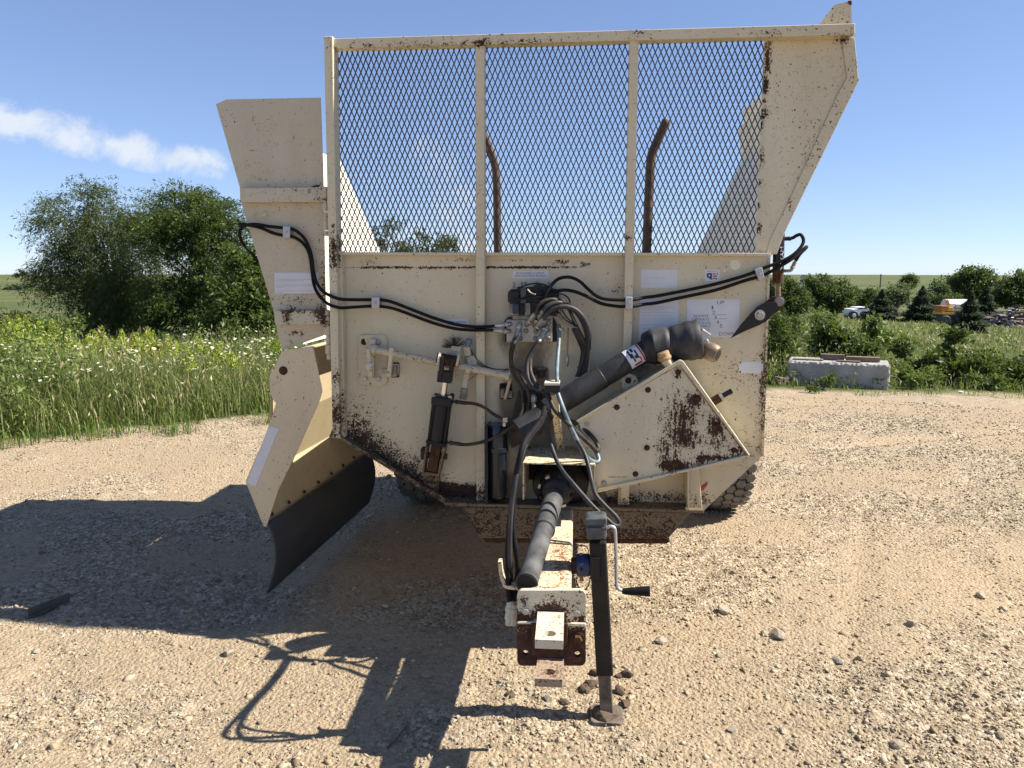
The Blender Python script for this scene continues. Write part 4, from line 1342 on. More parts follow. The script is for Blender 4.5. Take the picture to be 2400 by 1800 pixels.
# ---------------------------------------------------------------- axle and wheels
ax_y, ax_r = 1.95, .50
xo = M('S', 1750, 1110, ax_y - .1).x
def wheel(x0, x1):
    c0, c1 = Vector((x0, ax_y, ax_r)), Vector((x1, ax_y, ax_r))
    wl = part('wheel', turned(c0, c1, [(0, .10), (.02, .24), (.04, .30), (.06, .40), (.12, .455), (.22, .482), (.78, .482), (.88, .455), (.94, .40), (.96, .30), (.98, .24), (1, .10)], 48), M_TYRE, smooth=True)
    out = c1 if abs(c1.x) > abs(c0.x) else c0
    s = 1 if out.x > (x0 + x1) / 2 else -1
    mk('rim', turned(out - Vector((s * .07, 0, 0)), out + Vector((s * .012, 0, 0)), [(0, .26), (.7, .27), (.75, .22), (.8, .13), (1, .09)], 28), P_PLAIN, wl, smooth=2)
    gs = []
    W_ = x1 - x0
    rows_, cols_ = 40, 6
    for i in range(rows_):
        for j in range(cols_):
            a = 2 * math.pi * (i + .5 * (j % 2)) / rows_
            xc = x0 + W_ * (.115 + .154 * j)
            rad = Vector((0, math.cos(a), math.sin(a)))
            tan = Vector((0, -math.sin(a), math.cos(a)))
            rr = (.452, .474, .480, .480, .474, .452)[j]
            c = Vector((xc, ax_y, ax_r)) + rad * rr
            hexp = []
            for q in range(6):
                an = math.pi / 3 * q
                hexp.append(c + Vector((1, 0, 0)) * (W_ * .082 * math.cos(an)) + tan * (.036 * math.sin(an)))
            gs.append(prism(hexp, rad * .022))
    mk('tread', join(*gs), M_TREAD, wl, kind='stuff')
wheel(xo - .40, xo)
xl = M('S', 952, 1130, ax_y).x
wheel(xl, xl + .40)
part('axle', cyl((xl + .3, ax_y, ax_r), (xo - .3, ax_y, ax_r), .06), M_RUST)

# ---------------------------------------------------------------- gear case at the lower right
body_pts = [(1345, 1003), (1364, 985), (1596, 844), (1603, 848), (1758, 1066), (1750, 1073), (1613, 1106), (1412, 1152), (1395, 1150)]
gc = part('gear_case', plate('S', body_pts, -.19, -.002), P_RIM, bevel=.004)
mk('cover_plate', plate('G', [(30, 800), (60, 760), (950, 262), (1010, 262), (1050, 300), (1640, 1090), (1600, 1122), (1100, 1235), (300, 1405), (210, 1420)], -.198, -.191), P_COVER, gc, bevel=.002)
mk('rim', join(plate('G', [(0, 775), (1000, 185), (1025, 180), (1040, 195), (1025, 225), (985, 232), (30, 795)], -.212, -.1905),
               plate('G', [(1028, 185), (1045, 195), (1692, 1108), (1678, 1120), (1020, 232)], -.212, -.1905),
               plate('G', [(1690, 1110), (1670, 1135), (1100, 1265), (235, 1470), (205, 1470), (215, 1425), (300, 1412), (1100, 1240), (1640, 1110)], -.212, -.1905)), P_RIM, gc, bevel=.003)
for x, y in ((105, 805), (397, 640), (700, 472), (992, 300), (1180, 548), (1360, 808), (1535, 1058), (270, 1375), (578, 1290), (690, 1035), (1230, 1150), (900, 1225)):
    mk('bolt', hexhead(M('G', x, y, -.198), .0085, .009), M_RUST if x not in (105, 270) else M_ZINC, gc)
f0, f1, f2 = M('G', 930, 255, -.18), M('G', 865, 175, -.185), M('G', 840, 100, -.19)
mk('filler_neck', cyl(f0, f1, .022, 16), P_PLAIN, gc, smooth=2)
mk('filler_cap', turned(f1, f2, [(0, .027), (.1, .030), (.35, .030), (.42, .026), (.9, .026), (1, .020)], 18), M_BRONZE, gc, smooth=2)
mk('breather', cyl(M('G', 822, 112, -.165), M('G', 818, 92, -.165), .005, 8), M_ZINC, gc)
mk('lifting_lug', plate('G', circ(520, 395, 82, 24), -.10, -.087, [circ(508, 380, 32, 16)]), P_CLEVIS, gc, bevel=.002)
mk('lug_bolt', hexhead(M('G', 508, 380, -.086), .013, .006, washer=False), M_RUST, gc)
t0, t1, t2, t3 = M('G', 1320, 595, -.07), M('G', 1400, 545, -.07), M('G', 1425, 530, -.07), M('G', 1515, 480, -.07)
mk('tensioner_thread', turned(t0, t1, [(i / 24, .018 + .0022 * (i % 2)) for i in range(25)], 16), M_RUST, gc)
mk('tensioner_nut', turned(t1, t2, [(0, .022), (1, .022)], 6), M_ZINC, gc)
mk('tensioner_rod', cyl(t2, t3, .0115, 12), M_BPAINT, gc, smooth=2)

# ---------------------------------------------------------------- stored half of the driveshaft, lying across the plate
def offs(p, q, e):
    return p.lerp(q, e)
a0, a1 = M('I', 1222, 1285, -.225), M('I', 1585, 985, -.19)
b0_, b1_ = M('I', 1560, 1005, -.19), M('F', 610, 812, -.105)
sh = part('stored_driveshaft', turned(b0_, b1_, [(0, .050), (.55, .050), (.555, .0475), (1, .0475)], 28), M_PLASTIC, smooth=2)
mk('shield_cone', turned(a0, a1, [(0, .056), (.02, .060), (.5, .048), (.9, .040), (1, .030)], 24, cap=True), M_PLASTIC, sh, smooth=2)
mk('cone_mouth', turned(a0 + (a0 - a1).normalized() * .0015, a0, [(0, .052), (1, .052)], 20), M_HOLE_SHADE, sh)
c0_, c1_ = M('F', 575, 800, -.11), M('F', 1070, 718, -.11)
mk('boot', turned(c0_, c1_, [(0, .050), (.03, .064), (.14, .073), (.18, .080), (.2, .076), (.38, .078), (.44, .075), (.47, .069), (.50, .068), (.52, .074), (.60, .077), (.74, .079), (.77, .084), (.86, .085), (.90, .082), (.98, .086), (1, .078)], 32), M_PLASTIC, sh, smooth=True)
mk('boot_hole', turned(M('F', 1025, 838, -.165), M('F', 1028, 841, -.172), [(0, .013), (1, .012)], 14), M_HOLE_SHADE, sh)
y0_, y1_ = M('F', 1065, 690, -.11), M('F', 1140, 715, -.11)
mk('yoke', join(bar(M('F', 1060, 660, -.11), M('F', 1140, 715, -.11), .045, .028), bar(M('F', 1080, 770, -.11), M('F', 1150, 745, -.11), .035, .03), cyl(M('F', 1085, 790, -.11), M('F', 1150, 745, -.11), .026, 14)), M_ZINC, sh, bevel=.004)
q0, q1 = M('F', 1095, 800, -.11), M('F', 1228, 856, -.15)
mk('splined_collar', turned(q0, q1, [(0, .030), (.08, .036), (.5, .039), (.82, .038), (.9, .034), (1, .032)], 24), M_BRASS, sh, smooth=2)
mk('collar_bore', turned(q1, q1 + (q1 - q0).normalized() * .0015, [(0, .021), (1, .021)], 20), M_HOLE_SHADE, sh)

def wrap_patch(p0, p1, r, t0, t1, a0, a1, face, n=10, m_=4):
    """piece of sticker bent round a tube; angle 0 looks along `face`"""
    p0, p1 = Vector(p0), Vector(p1)
    ax = (p1 - p0).normalized()
    f = Vector(face)
    f = (f - ax * f.dot(ax)).normalized()
    s = ax.cross(f)
    V, F = [], []
    for i in range(m_ + 1):
        c = p0.lerp(p1, t0 + (t1 - t0) * i / m_)
        for j in range(n + 1):
            a = a0 + (a1 - a0) * j / n
            V.append(c + (f * math.cos(a) + s * math.sin(a)) * r)
    for i in range(m_):
        for j in range(n):
            k_ = i * (n + 1) + j
            F.append((k_, k_ + 1, k_ + n + 2, k_ + n + 1))
    return V, F
fa = (-.1, -1, .35)
st = mk('warning_sticker', wrap_patch(b0_, b1_, .0486, .80, .945, R(-62), R(62), fa), M_WHITEDEC, sh)
mk('sticker_border', wrap_patch(b0_, b1_, .0489, .925, .94, R(-58), R(58), fa), M_REDINK, st)
for (ta, tb, aa, ab, mt) in ((.83, .845, -40, 10, M_BLACKINK), (.845, .86, -12, 34, M_BLACKINK), (.86, .88, -45, -18, M_BLACKINK), (.865, .885, 5, 22, M_BLACKINK), (.885, .90, -22, 26, M_BLACKINK), (.90, .91, 22, 42, M_BLACKINK), (.835, .905, 44, 56, M_REDINK)):
    mk('pictogram', wrap_patch(b0_, b1_, .0489, ta, tb, R(aa), R(ab), fa), mt, st)

# ---------------------------------------------------------------- driveshaft shield box and main driveshaft
zt = M('J', 850, 502, -.32).z
tl, tr = M('J', 535, 500, -.32), M('J', 1165, 505, -.32)
bl_, br_ = MZ('J', 612, 352, zt), MZ('J', 985, 352, zt)
db = max(bl_.y, br_.y, -.04)
top_poly = [Vector((tl.x, -.32, zt)), Vector((tr.x, -.32, zt)), Vector((tr.x - .01, -.18, zt)), Vector((br_.x, -.002, zt)), Vector((bl_.x, -.002, zt)), Vector((tl.x + .006, -.18, zt))]
box_ = part('shaft_guard', prism(top_poly, (0, 0, -.006)), P_TONGUE, bevel=.002)
zb = M('J', 535, 815, -.32).z
mk('guard_side', prism([(tl.x, -.32, zt - .007), (tl.x, -.002, zt - .007), (tl.x, -.002, zb), (tl.x, -.32, zb)], (.006, 0, 0)), P_TONGUE, box_)
mk('guard_side', prism([(tr.x, -.32, zt - .007), (tr.x - .004, -.002, zt - .007), (tr.x - .004, -.002, zb + .03), (tr.x, -.32, zb + .03)], (-.006, 0, 0)), P_TONGUE, box_)
mk('gearbox_housing', turned((tl.lerp(tr, .5).x, -.06, zt - .17), (tl.lerp(tr, .5).x, -.002, zt - .17), [(0, .08), (.3, .12), (1, .13)], 20), M_BPAINT, box_, smooth=2)  # coloured black for the dark inside the guard
mk('guard_shade', prism([(tl.x + .008, -.012, zt - .008), (tr.x - .014, -.012, zt - .008), (tr.x - .014, -.012, zb), (tl.x + .008, -.012, zb)], (0, .006, 0)), M_HOLE_SHADE, box_)  # dark sheet put in for the black shade inside the guard
m0, m1 = M('J', 838, 690, -.22), M('K', 345, 556, -.94)
md = part('driveshaft', turned(M('J', 815, 770, -.26), m1, [(0, .041), (.44, .041), (.445, .044), (.455, .044), (.46, .0375), (.97, .0375), (1, .0395)], 28), M_DUSTY, smooth=2)
ax = (m1 - m0).normalized()
mk('boot', turned(m0 - ax * .10, m0 + ax * .075, [(0, .055), (.1, .070), (.3, .078), (.5, .079), (.55, .073), (.62, .079), (.78, .078), (.84, .066), (.95, .060), (1, .046)], 32), M_BPAINT, md, smooth=True)
sx_ = ax.cross(Vector((0, 0, 1))).normalized()
sz_ = sx_.cross(ax)
for k_ in range(8):
    an = k_ * math.pi / 4 + .3
    c = m0 + ax * .052 + (sx_ * math.cos(an) + sz_ * math.sin(an)) * .072
    mk('boot_window', box(c, (.018, .022, .010), Matrix((sx_ * -math.sin(an) + sz_ * math.cos(an), ax, sx_ * math.cos(an) + sz_ * math.sin(an))).transposed()), M_ZINC if k_ in (0, 1, 5) else M_HOLE_SHADE, md)
mk('shaft_bore', turned(m1, m1 + ax * .002, [(0, .034), (1, .034)], 20), M_HOLE_SHADE, md)

# ---------------------------------------------------------------- tongue, hitch plate, clevis
tR = M('K', 690, 606, -.965)
tL = M('K', 440, 606, -.965)
tw = tR.x - tL.x
part('tongue', prism([(tR.x - .125, -.964, tR.z), (tR.x, -.964, tR.z), (tR.x, -.964, tR.z - .15), (tR.x - .125, -.964, tR.z - .15)], (0, 1.30, 0)), P_TONGUE, bevel=.012)
hp = part('hitch_plate', plate('K', rrect(272, 610, 806, 1196, 42), -.985, -.966, [circ(338, 1095, 22, 14), circ(740, 1107, 24, 14)]), P_HITCH, bevel=.002)
mk('plate_ledge', join(bar(M('K', 274, 858, -.99), M('K', 430, 858, -.99), .008, .012), bar(M('K', 630, 868, -.99), M('K', 808, 876, -.99), .010, .012)), P_CLEVIS, hp, bevel=.002)
mk('bolt', hexhead(M('K', 340, 768, -.985), .0095, .008), M_ZINC, hp)
mk('bolt', hexhead(M('K', 740, 782, -.985), .0095, .008), M_ZINC, hp)
mk('bolt', hexhead(M('K', 742, 985, -.985), .0165, .018), M_RUST, hp)
def clevis_tongue(nameq, back, front, fronty, hole):
    zq = M('K', *back[0], -.986).z
    xl_, xr_ = M('K', *back[0], -.986).x, M('K', *back[1], -.986).x
    fl, fr = MZ('K', *front[0], zq), MZ('K', *front[1], zq)
    yf = (fl.y + fr.y) / 2
    th = zq - M('K', *fronty, yf).z
    hc = MZ('K', *hole, zq)
    hp_ = [(hc.x + .019 * math.cos(2 * math.pi * i / 20), hc.y + .019 * math.sin(2 * math.pi * i / 20), zq) for i in range(20)]
    poly = [(xl_, -.986, zq), (fl.x, yf, zq), (fr.x, yf, zq), (xr_, -.986, zq)]
    return prism(poly, (0, 0, -max(th, .02)), [hp_])
part('clevis', clevis_tongue('t', ((432, 770), (637, 770)), ((410, 995), (630, 995)), (520, 1065), (528, 945)), P_CLEVIS, bevel=.003)
part('clevis', clevis_tongue('b', ((432, 1128), (637, 1128)), ((408, 1300), (625, 1300)), (520, 1362), (522, 1243)), P_CLEVIS2, bevel=.003)
part('clevis_web', plate('K', [(425, 1060), (635, 1060), (630, 1150), (425, 1150)], -.99, -.966), M_RUST, bevel=.003)
part('clevis_web', plate('K', [(378, 865), (435, 865), (430, 1070), (395, 1070)], -1.0, -.985), M_RUST, bevel=.003)
part('clevis_web', plate('K', [(636, 865), (668, 870), (664, 1020), (636, 1060)], -1.0, -.985), M_RUST, bevel=.003)
# hook that carries the shaft and hose ends
hk = [M('K', 140, 375, -.86), M('K', 150, 470, -.86), M('K', 175, 545, -.86), M('K', 205, 568, -.87), M('K', 285, 578, -.90), M('K', 420, 600, -.95)]
gs = []
P_ = smooth_path(hk, 4)
for a, b in zip(P_[:-1], P_[1:]):
    gs.append(bar(a, b + (b - a) * .08, .012, .034))
part('shaft_hook', join(*gs), P_TONGUE)

# ---------------------------------------------------------------- parking jack
ft = MZ('K', 968, 1575, .012)
jd = ft.y
def jp(x, y, d=0.0):
    return M('K', x, y, jd + d)
jk = part('jack_tube', bar(jp(897, 215), jp(953, 1248), .0615, .0615), M_JACK, bevel=.006)
mk('inner_leg', bar(jp(950, 1240), jp(968, 1540), .048, .048), M_MUD, jk, bevel=.004)
mk('foot', prism([ft + Vector((sx * .06, sy * .06, -.008)) for sx, sy in ((-.8, -1), (.8, -1), (1, -.8), (1, .8), (.8, 1), (-.8, 1), (-1, .8), (-1, -.8))], (0, 0, .012)), M_MUD, jk, bevel=.004)
mk('mud_cake', (lambda v, f: ([(p[0] * .058 + ft.x, p[1] * .058 + ft.y, p[2] * .032 + .02) for p in v], f))(*rock_mesh(3)), M_CLOD, jk)
mk('gear_head', plate('K', [(806, 52), (960, 48), (972, 70), (968, 120), (970, 215), (815, 222), (808, 130)], jd - .045, jd + .045), M_STEELG, jk, bevel=.012)
mk('head_cap', join(bar(jp(800, 75, -.05), jp(968, 70, -.05), .022, .01), bar(jp(806, 135, -.05), jp(972, 130, -.05), .014, .008)), M_STEELG, jk, bevel=.004)
mk('crank', tube([jp(968, 122), jp(1000, 112), jp(1028, 126), jp(1036, 180), jp(1042, 360), jp(1044, 540), jp(1056, 592), jp(1100, 618)], .0062, 10), M_GALV, jk, smooth=True)
g0, g1 = jp(1088, 617), jp(1303, 616)
mk('crank_grip', turned(g0, g1, [(0, .009), (.12, .012), (.3, .0135), (.32, .0145), (.46, .0145), (.5, .0158), (.62, .0158), (.66, .0172), (.8, .0172), (.85, .0185), (1, .019)], 18), M_BLACK, jk, smooth=2)
mk('mount_bracket', join(plate('K', rrect(840, 360, 912, 525, 8), jd - .042, jd - .033), plate('K', [(690, 385), (845, 380), (845, 490), (690, 480)], jd - .02, jd + .02)), M_BPAINT, jk, bevel=.003)
mk('swivel_collar', turned(jp(735, 412), jp(838, 412), [(0, .038), (.1, .041), (.9, .041), (1, .038)], 20), M_BLUE, jk, smooth=2)
mk('collar_hole', cyl(jp(770, 443, -.042), jp(770, 443, -.036), .0065, 12), M_HOLE_SHADE, jk)
pp = jp(770, 335)
ringp = [pp + Vector((.026 * math.cos(2 * math.pi * i / 16), .006 * math.sin(4 * math.pi * i / 16), .026 * math.sin(2 * math.pi * i / 16) + .012)) for i in range(17)]
mk('pin_ring', tube(ringp, .0016, 6, raw=True), M_BPAINT, jk)
mk('pull_pin', join(cyl(jp(770, 360), jp(768, 325), .009, 10), cyl(jp(770, 480), jp(775, 535), .007, 10)), M_DIRTYMETAL, jk)
chain = []
cp_ = smooth_path([jp(740, 490), jp(735, 550), jp(765, 600), jp(800, 605), jp(830, 560), jp(838, 510)], 4)
for i, (a, b) in enumerate(zip(cp_[:-1], cp_[1:])):
    chain.append(bar(a, b, .005 if i % 2 else .0025, .0025 if i % 2 else .005))
mk('pin_chain', join(*chain), M_RUST, jk)
# clods thrown up round the foot
for k_, (x, y, s, lb) in enumerate(((845, 1340, 80, 'largest dark mud clod left of the jack leg'), (795, 1370, 70, 'dark mud clod leftmost beside the jack leg'), (885, 1250, 60, 'dark mud clod behind the jack leg on its left'),
                                   (1130, 1250, 70, 'dark mud clod farthest right behind the jack leg'), (1065, 1265, 40, 'small dark clod just right behind the jack leg'), (1065, 1390, 70, 'dark mud clod touching the right of the jack foot'),
                                   (1115, 1490, 60, 'dark mud clod in front of the jack foot on its right'), (640, 1480, 50, 'dark flat clod between the blue-grey stone and the jack foot'))):
    put_rock('K', x, y + s * .3, s / 3.3175 * 1.9, k_, lb, 'dirt_clod', 'mud clods around the jack foot', clod_meshes, 'clod', .75)
put_rock('K', 215, 1455, 34, 1, 'straw-flecked dark clod left of the clevis', 'dirt_clod', 'mud clods around the jack foot', clod_meshes, 'clod', .8)

# ---------------------------------------------------------------- hose support post with clamp
part('hose_post', bar(MZ('J', 868, 392, zt), M('I', 1640, 800, -.29), .034, .012), P_TONGUE, bevel=.002)
part('hose_post_flange', bar(MZ('J', 882, 388, zt), M('I', 1700, 830, -.285), .006, .03), P_TONGUE, bevel=.002)
cl = part('hose_clamp', plate('I', rrect(1530, 680, 1725, 775, 12), -.34, -.27), M_BPAINT, bevel=.004)
mk('clamp_cap', plate('I', rrect(1522, 652, 1722, 682, 6), -.35, -.26), P_CLEVIS, cl, bevel=.002)
mk('bolt', hexhead(M('I', 1625, 652, -.305), .009, .008, (0, 0, 1)), M_RUST, cl)

# ---------------------------------------------------------------- hydraulic valve block
vb = part('valve_block', plate('E', [(476, 826), (1078, 826), (1074, 1118), (482, 1120)], -.085, -.012), plain('greasy_aluminium', (.30, .275, .24), .45, .6, var=.4, scale=12, c2=(.48, .455, .42)), bevel=.004)
mk('back_plate', plate('E', [(450, 850), (500, 790), (1090, 800), (1130, 860), (1140, 1110), (1080, 1115), (460, 1115)], -.012, -.001), M_BPAINT, vb)
for x, y in ((530, 882), (515, 975), (655, 880), (745, 890), (845, 900), (1030, 870), (660, 1068), (858, 1068), (1022, 1068), (1020, 965), (735, 970), (860, 980)):
    c = M('E', x, y, -.085)
    mk('port', turned(c, c + Vector((0, -.006, 0)), [(0, .0105), (.5, .0105), (1, .007)], 14), M_DIRTYMETAL, vb, smooth=2)
for x0, x1, y0, y1, dd, mt in ((500, 640, 460, 600, .095, M_BPAINT), (520, 640, 620, 770, .085, M_DIRTYMETAL), (560, 640, 630, 750, .10, M_BLUE), (665, 735, 410, 610, .10, M_STEELG), (670, 720, 630, 750, .105, M_BPAINT), (740, 830, 400, 590, .09, M_BPAINT),
                               (720, 790, 610, 770, .09, M_DIRTYMETAL), (830, 930, 380, 600, .10, M_BPAINT), (800, 900, 600, 740, .085, M_BPAINT), (930, 1050, 390, 560, .09, M_BPAINT), (1040, 1160, 440, 590, .085, M_BPAINT), (930, 1120, 580, 740, .07, M_BPAINT), (560, 1080, 770, 826, .075, M_DIRTYMETAL)):
    mk('solenoid', plate('E', rrect(x0, y0, x1, y1, 12), -dd, -.02), mt, vb, bevel=.005)
mk('solenoid_bank', plate('E', rrect(520, 430, 1150, 780, 30), -.075, -.02), M_BPAINT, vb, bevel=.008)
for x, y in ((660, 400), (900, 370), (1090, 430), (560, 440)):
    mk('solenoid_nut', turned(M('E', x, y + 30, -.055), M('E', x, y - 5, -.055), [(0, .014), (.7, .014), (1, .008)], 10), M_BPAINT, vb)
for x, y, h in ((578, 335, 80), (680, 335, 60), (727, 333, 46), (876, 330, 30), (1036, 332, 40)):
    part('wire_tag', plate('E', rrect(x - 15, y, x + 15, y + h, 2), -.0025, -.001), M_DIRTYMETAL)

# ---------------------------------------------------------------- hoses
def hose(name, segs, r, mat, n=10, k=6, parent=None):
    pts = []
    for w, lst in segs:
        for q in lst:
            pts.append(M(w, q[0], q[1], q[2]))
    return part(name, tube(pts, r, n, k), mat, parent, smooth=True)
def fitting(w, x0, y0, d0, x1, y1, d1, r=.0105, mat=M_ZINC):
    a, b = M(w, x0, y0, d0), M(w, x1, y1, d1)
    return part('hose_fitting', turned(a, b, [(0, r * .7), (.12, r * .7), (.14, r), (.62, r), (.64, r * .82), (.7, r * 1.15), (.86, r * 1.15), (.88, r * .62), (1, r * .62)], 12), mat, smooth=2)

hose('hydraulic_hose', [('C', [(385, 790, .03), (330, 712, .015), (262, 640, -.01), (228, 560, -.03), (238, 500, -.04), (290, 470, -.05), (380, 465, -.05), (480, 482, -.045), (600, 494, -.035), (700, 512, -.035), (790, 590, -.035), (845, 720, -.035), (868, 880, -.04), (900, 980, -.06), (960, 1052, -.085), (1080, 1106, -.098), (1200, 1115, -.06)]),
                        ('W', [(335, 452, -.03), (470, 460, -.03), (640, 520, -.03), (860, 605, -.03), (1050, 662, -.045), (1200, 684, -.07), (1300, 686, -.085), (1410, 678, -.10)])], .0073, M_BLACK)
hose('hydraulic_hose', [('C', [(222, 462, -.03), (300, 468, -.04), (420, 498, -.04), (520, 540, -.035), (620, 562, -.035), (700, 576, -.035), (780, 632, -.035), (830, 722, -.035), (852, 860, -.03), (870, 985, -.05), (910, 1072, -.07), (990, 1150, -.095), (1090, 1184, -.098), (1200, 1180, -.06)]),
                        ('W', [(335, 507, -.03), (420, 510, -.03), (520, 527, -.03), (640, 568, -.03), (860, 650, -.03), (1050, 700, -.05), (1200, 714, -.075), (1300, 714, -.09), (1390, 714, -.11)])], .0073, M_BLACK)
fitting('E', 330, 905, -.10, 530, 882, -.10)
fitting('E', 310, 965, -.11, 515, 978, -.10)
hose('hydraulic_hose', [('E', [(870, 830, -.12), (930, 650, -.13), (985, 510, -.13), (1050, 400, -.12), (1150, 300, -.10), (1290, 274, -.085), (1420, 322, -.07), (1540, 430, -.06), (1650, 520, -.06), (1780, 560, -.07), (2020, 570, -.072), (2130, 566, -.07)]),
                        ('F', [(600, 358, -.04), (700, 345, -.035), (900, 307, -.03), (1200, 243, -.03), (1450, 172, -.03), (1560, 132, -.03)]),
                        ('V', [(300, 605, -.03), (440, 555, -.03), (600, 490, -.03), (750, 398, -.025), (850, 290, -.015), (880, 200, -.005), (840, 124, .0), (775, 138, .01), (720, 170, .02), (620, 178, .03)])], .0073, M_BLACK)
hose('hydraulic_hose', [('E', [(900, 880, -.12), (960, 610, -.12), (1040, 510, -.12), (1180, 446, -.10), (1330, 452, -.085), (1500, 512, -.07), (1700, 612, -.06), (1900, 650, -.07), (2020, 655, -.072), (2130, 650, -.07)]),
                        ('F', [(600, 416, -.04), (700, 404, -.035), (900, 361, -.03), (1200, 296, -.03), (1450, 216, -.03), (1570, 182, -.03)]),
                        ('V', [(340, 690, -.03), (500, 602, -.03), (700, 482, -.025), (840, 372, -.01), (915, 302, .0), (915, 315, .02), (830, 400, .03), (765, 500, .035)])], .0073, M_BLACK)
fitting('V', 765, 500, .035, 705, 625, .035, .0085, M_DIRTYMETAL)
part('hose_fitting', tube([M('V', 712, 615, .035), M('V', 690, 640, .035), M('V', 600, 645, .035)], .007, 8, 4), M_DIRTYMETAL, smooth=True)
part('hose_fitting', tube([M('V', 700, 180, .022), M('V', 660, 180, .028), M('V', 600, 180, .03)], .009, 8, 4), M_BPAINT, smooth=True)
for w, pts, d0, d1 in (('C', [(600, 478), (662, 478), (660, 582), (598, 580)], -.048, -.013), ('W', [(333, 425), (403, 428), (400, 528), (334, 526)], -.045, -.001),
                       ('E', [(2022, 530), (2116, 530), (2114, 690), (2024, 688)], -.09, -.053), ('V', [(180, 625), (285, 590), (320, 740), (255, 800), (215, 720)], -.05, -.001)):
    o = part('hose_clip', plate(w, pts, d0, d1), M_GALV, bevel=.003)
    cx = sum(p[0] for p in pts) / len(pts)
    cy = sum(p[1] for p in pts) / len(pts)
    mk('bolt', hexhead(M(w, cx, cy, d0), .0055, .005, washer=False), M_ZINC, o)

G_ = M_GREASY
fitting('E', 600, 1060, -.13, 655, 882, -.09)
hose('hydraulic_hose', [('E', [(605, 1040, -.13), (560, 1130, -.13), (535, 1250, -.12)]), ('I', [(1085, 330, -.11), (1098, 460, -.11), (1150, 580, -.11), (1215, 700, -.11), (1245, 850, -.11), (1230, 1010, -.12), (1150, 1170, -.13), (1000, 1290, -.13), (850, 1370, -.12), (680, 1425, -.11), (500, 1450, -.11), (330, 1432, -.11)])], .0075, G_)
fitting('E', 585, 1150, -.14, 660, 970, -.09)
hose('hydraulic_hose', [('E', [(585, 1140, -.14), (555, 1250, -.13), (545, 1380, -.12), (580, 1470, -.11)]), ('I', [(1200, 500, -.11), (1240, 590, -.11), (1300, 720, -.11), (1330, 880, -.11), (1290, 1020, -.11), (1200, 1120, -.12), (1090, 1135, -.12), (980, 1115, -.11), (860, 1050, -.11), (740, 965, -.10), (620, 920, -.10), (480, 905, -.11)])], .0075, G_)
fitting('I', 540, 915, -.11, 345, 890, -.11, .009, M_GREASY)
fitting('I', 480, 1450, -.11, 270, 1420, -.11, .009, M_GREASY)
fitting('E', 905, 1110, -.15, 1005, 905, -.09, .014)
hose('hydraulic_hose', [('E', [(905, 1100, -.15), (830, 1210, -.16), (765, 1330, -.17)]), ('I', [(1300, 420, -.18), (1305, 540, -.20), (1340, 640, -.22), (1410, 720, -.24), (1520, 765, -.26)])], .0095, M_PLASTIC)
hose('hydraulic_hose', [('E', [(960, 1000, -.12), (880, 1170, -.15), (800, 1300, -.16)]), ('I', [(1345, 380, -.17), (1345, 490, -.19), (1390, 610, -.22), (1460, 710, -.24), (1540, 740, -.26)])], .0085, G_)
fitting('E', 860, 740, -.14, 745, 890, -.09, .012)
fitting('E', 960, 700, -.15, 850, 870, -.09, .013)
fitting('E', 960, 800, -.15, 860, 960, -.09, .013)
hose('hydraulic_hose', [('E', [(860, 760, -.14), (900, 640, -.15), (960, 590, -.15)]), ('E', [(1060, 560, -.14), (1180, 590, -.12), (1290, 690, -.10), (1340, 800, -.09), (1400, 930, -.08), (1490, 1110, -.07), (1520, 1240, -.06), (1470, 1500, -.06), (1440, 1640, -.05)])], .0080, G_)
hose('hydraulic_hose', [('E', [(950, 715, -.15), (1010, 650, -.15), (1120, 606, -.14), (1230, 620, -.12), (1350, 690, -.10), (1440, 800, -.09), (1500, 930, -.08), (1530, 1080, -.07), (1500, 1250, -.06), (1450, 1420, -.06), (1410, 1560, -.06)])], .0105, M_PLASTIC)
hose('hydraulic_hose', [('E', [(955, 810, -.15), (1030, 730, -.15), (1130, 672, -.15), (1250, 655, -.14), (1380, 700, -.13), (1480, 810, -.12), (1545, 960, -.10), (1548, 1120, -.09), (1540, 1300, -.08), (1520, 1450, -.07), (1500, 1640, -.06)])], .0105, M_PLASTIC)
for k_, pp_ in enumerate(([(620, 430), (760, 370), (900, 358), (1020, 390), (1100, 440)], [(560, 545), (680, 550), (800, 500), (960, 480)], [(750, 430), (800, 480), (860, 500)], [(880, 420), (930, 470), (1000, 480)],
                          [(1000, 560), (1080, 510), (1180, 490), (1270, 530), (1310, 610)], [(1010, 590), (1100, 540), (1190, 560), (1250, 620)], [(1120, 740), (1200, 830), (1300, 900), (1400, 930)], [(1150, 720), (1240, 820), (1330, 880), (1400, 920)],
                          [(1200, 700), (1250, 780), (1320, 850), (1390, 910)], [(1310, 690), (1320, 770), (1360, 850), (1390, 900)], [(1180, 690), (1190, 780), (1230, 850), (1290, 880)], [(560, 620), (610, 580), (700, 560), (850, 540), (1000, 520)], [(690, 640), (685, 700), (690, 745)])):
    hose('control_cable', [('E', [(x, y, -.11 - .01 * (k_ % 3)) for x, y in pp_])], .0035, M_BPAINT if k_ % 4 != 2 else M_DIRTYMETAL, 6, 5)
part('cable_conduit', tube([M('E', 1370, 930, -.07), M('E', 1440, 1080, -.06), M('E', 1490, 1220, -.05), M('E', 1470, 1400, -.05), M('E', 1420, 1580, -.05)], .017, 12), M_PLASTIC, smooth=True)
part('conduit_clip', plate('I', [(1910, 570), (2060, 575), (2055, 660), (1905, 655)], -.075, -.001), M_GALV, bevel=.003)
hose('breather_hose', [('E', [(1155, 885, -.10), (1165, 950, -.11), (1162, 1100, -.14), (1145, 1300, -.19), (1135, 1500, -.27)]), ('I', [(1690, 620, -.31), (1690, 700, -.31)])], .0085, M_BLUEHOSE)
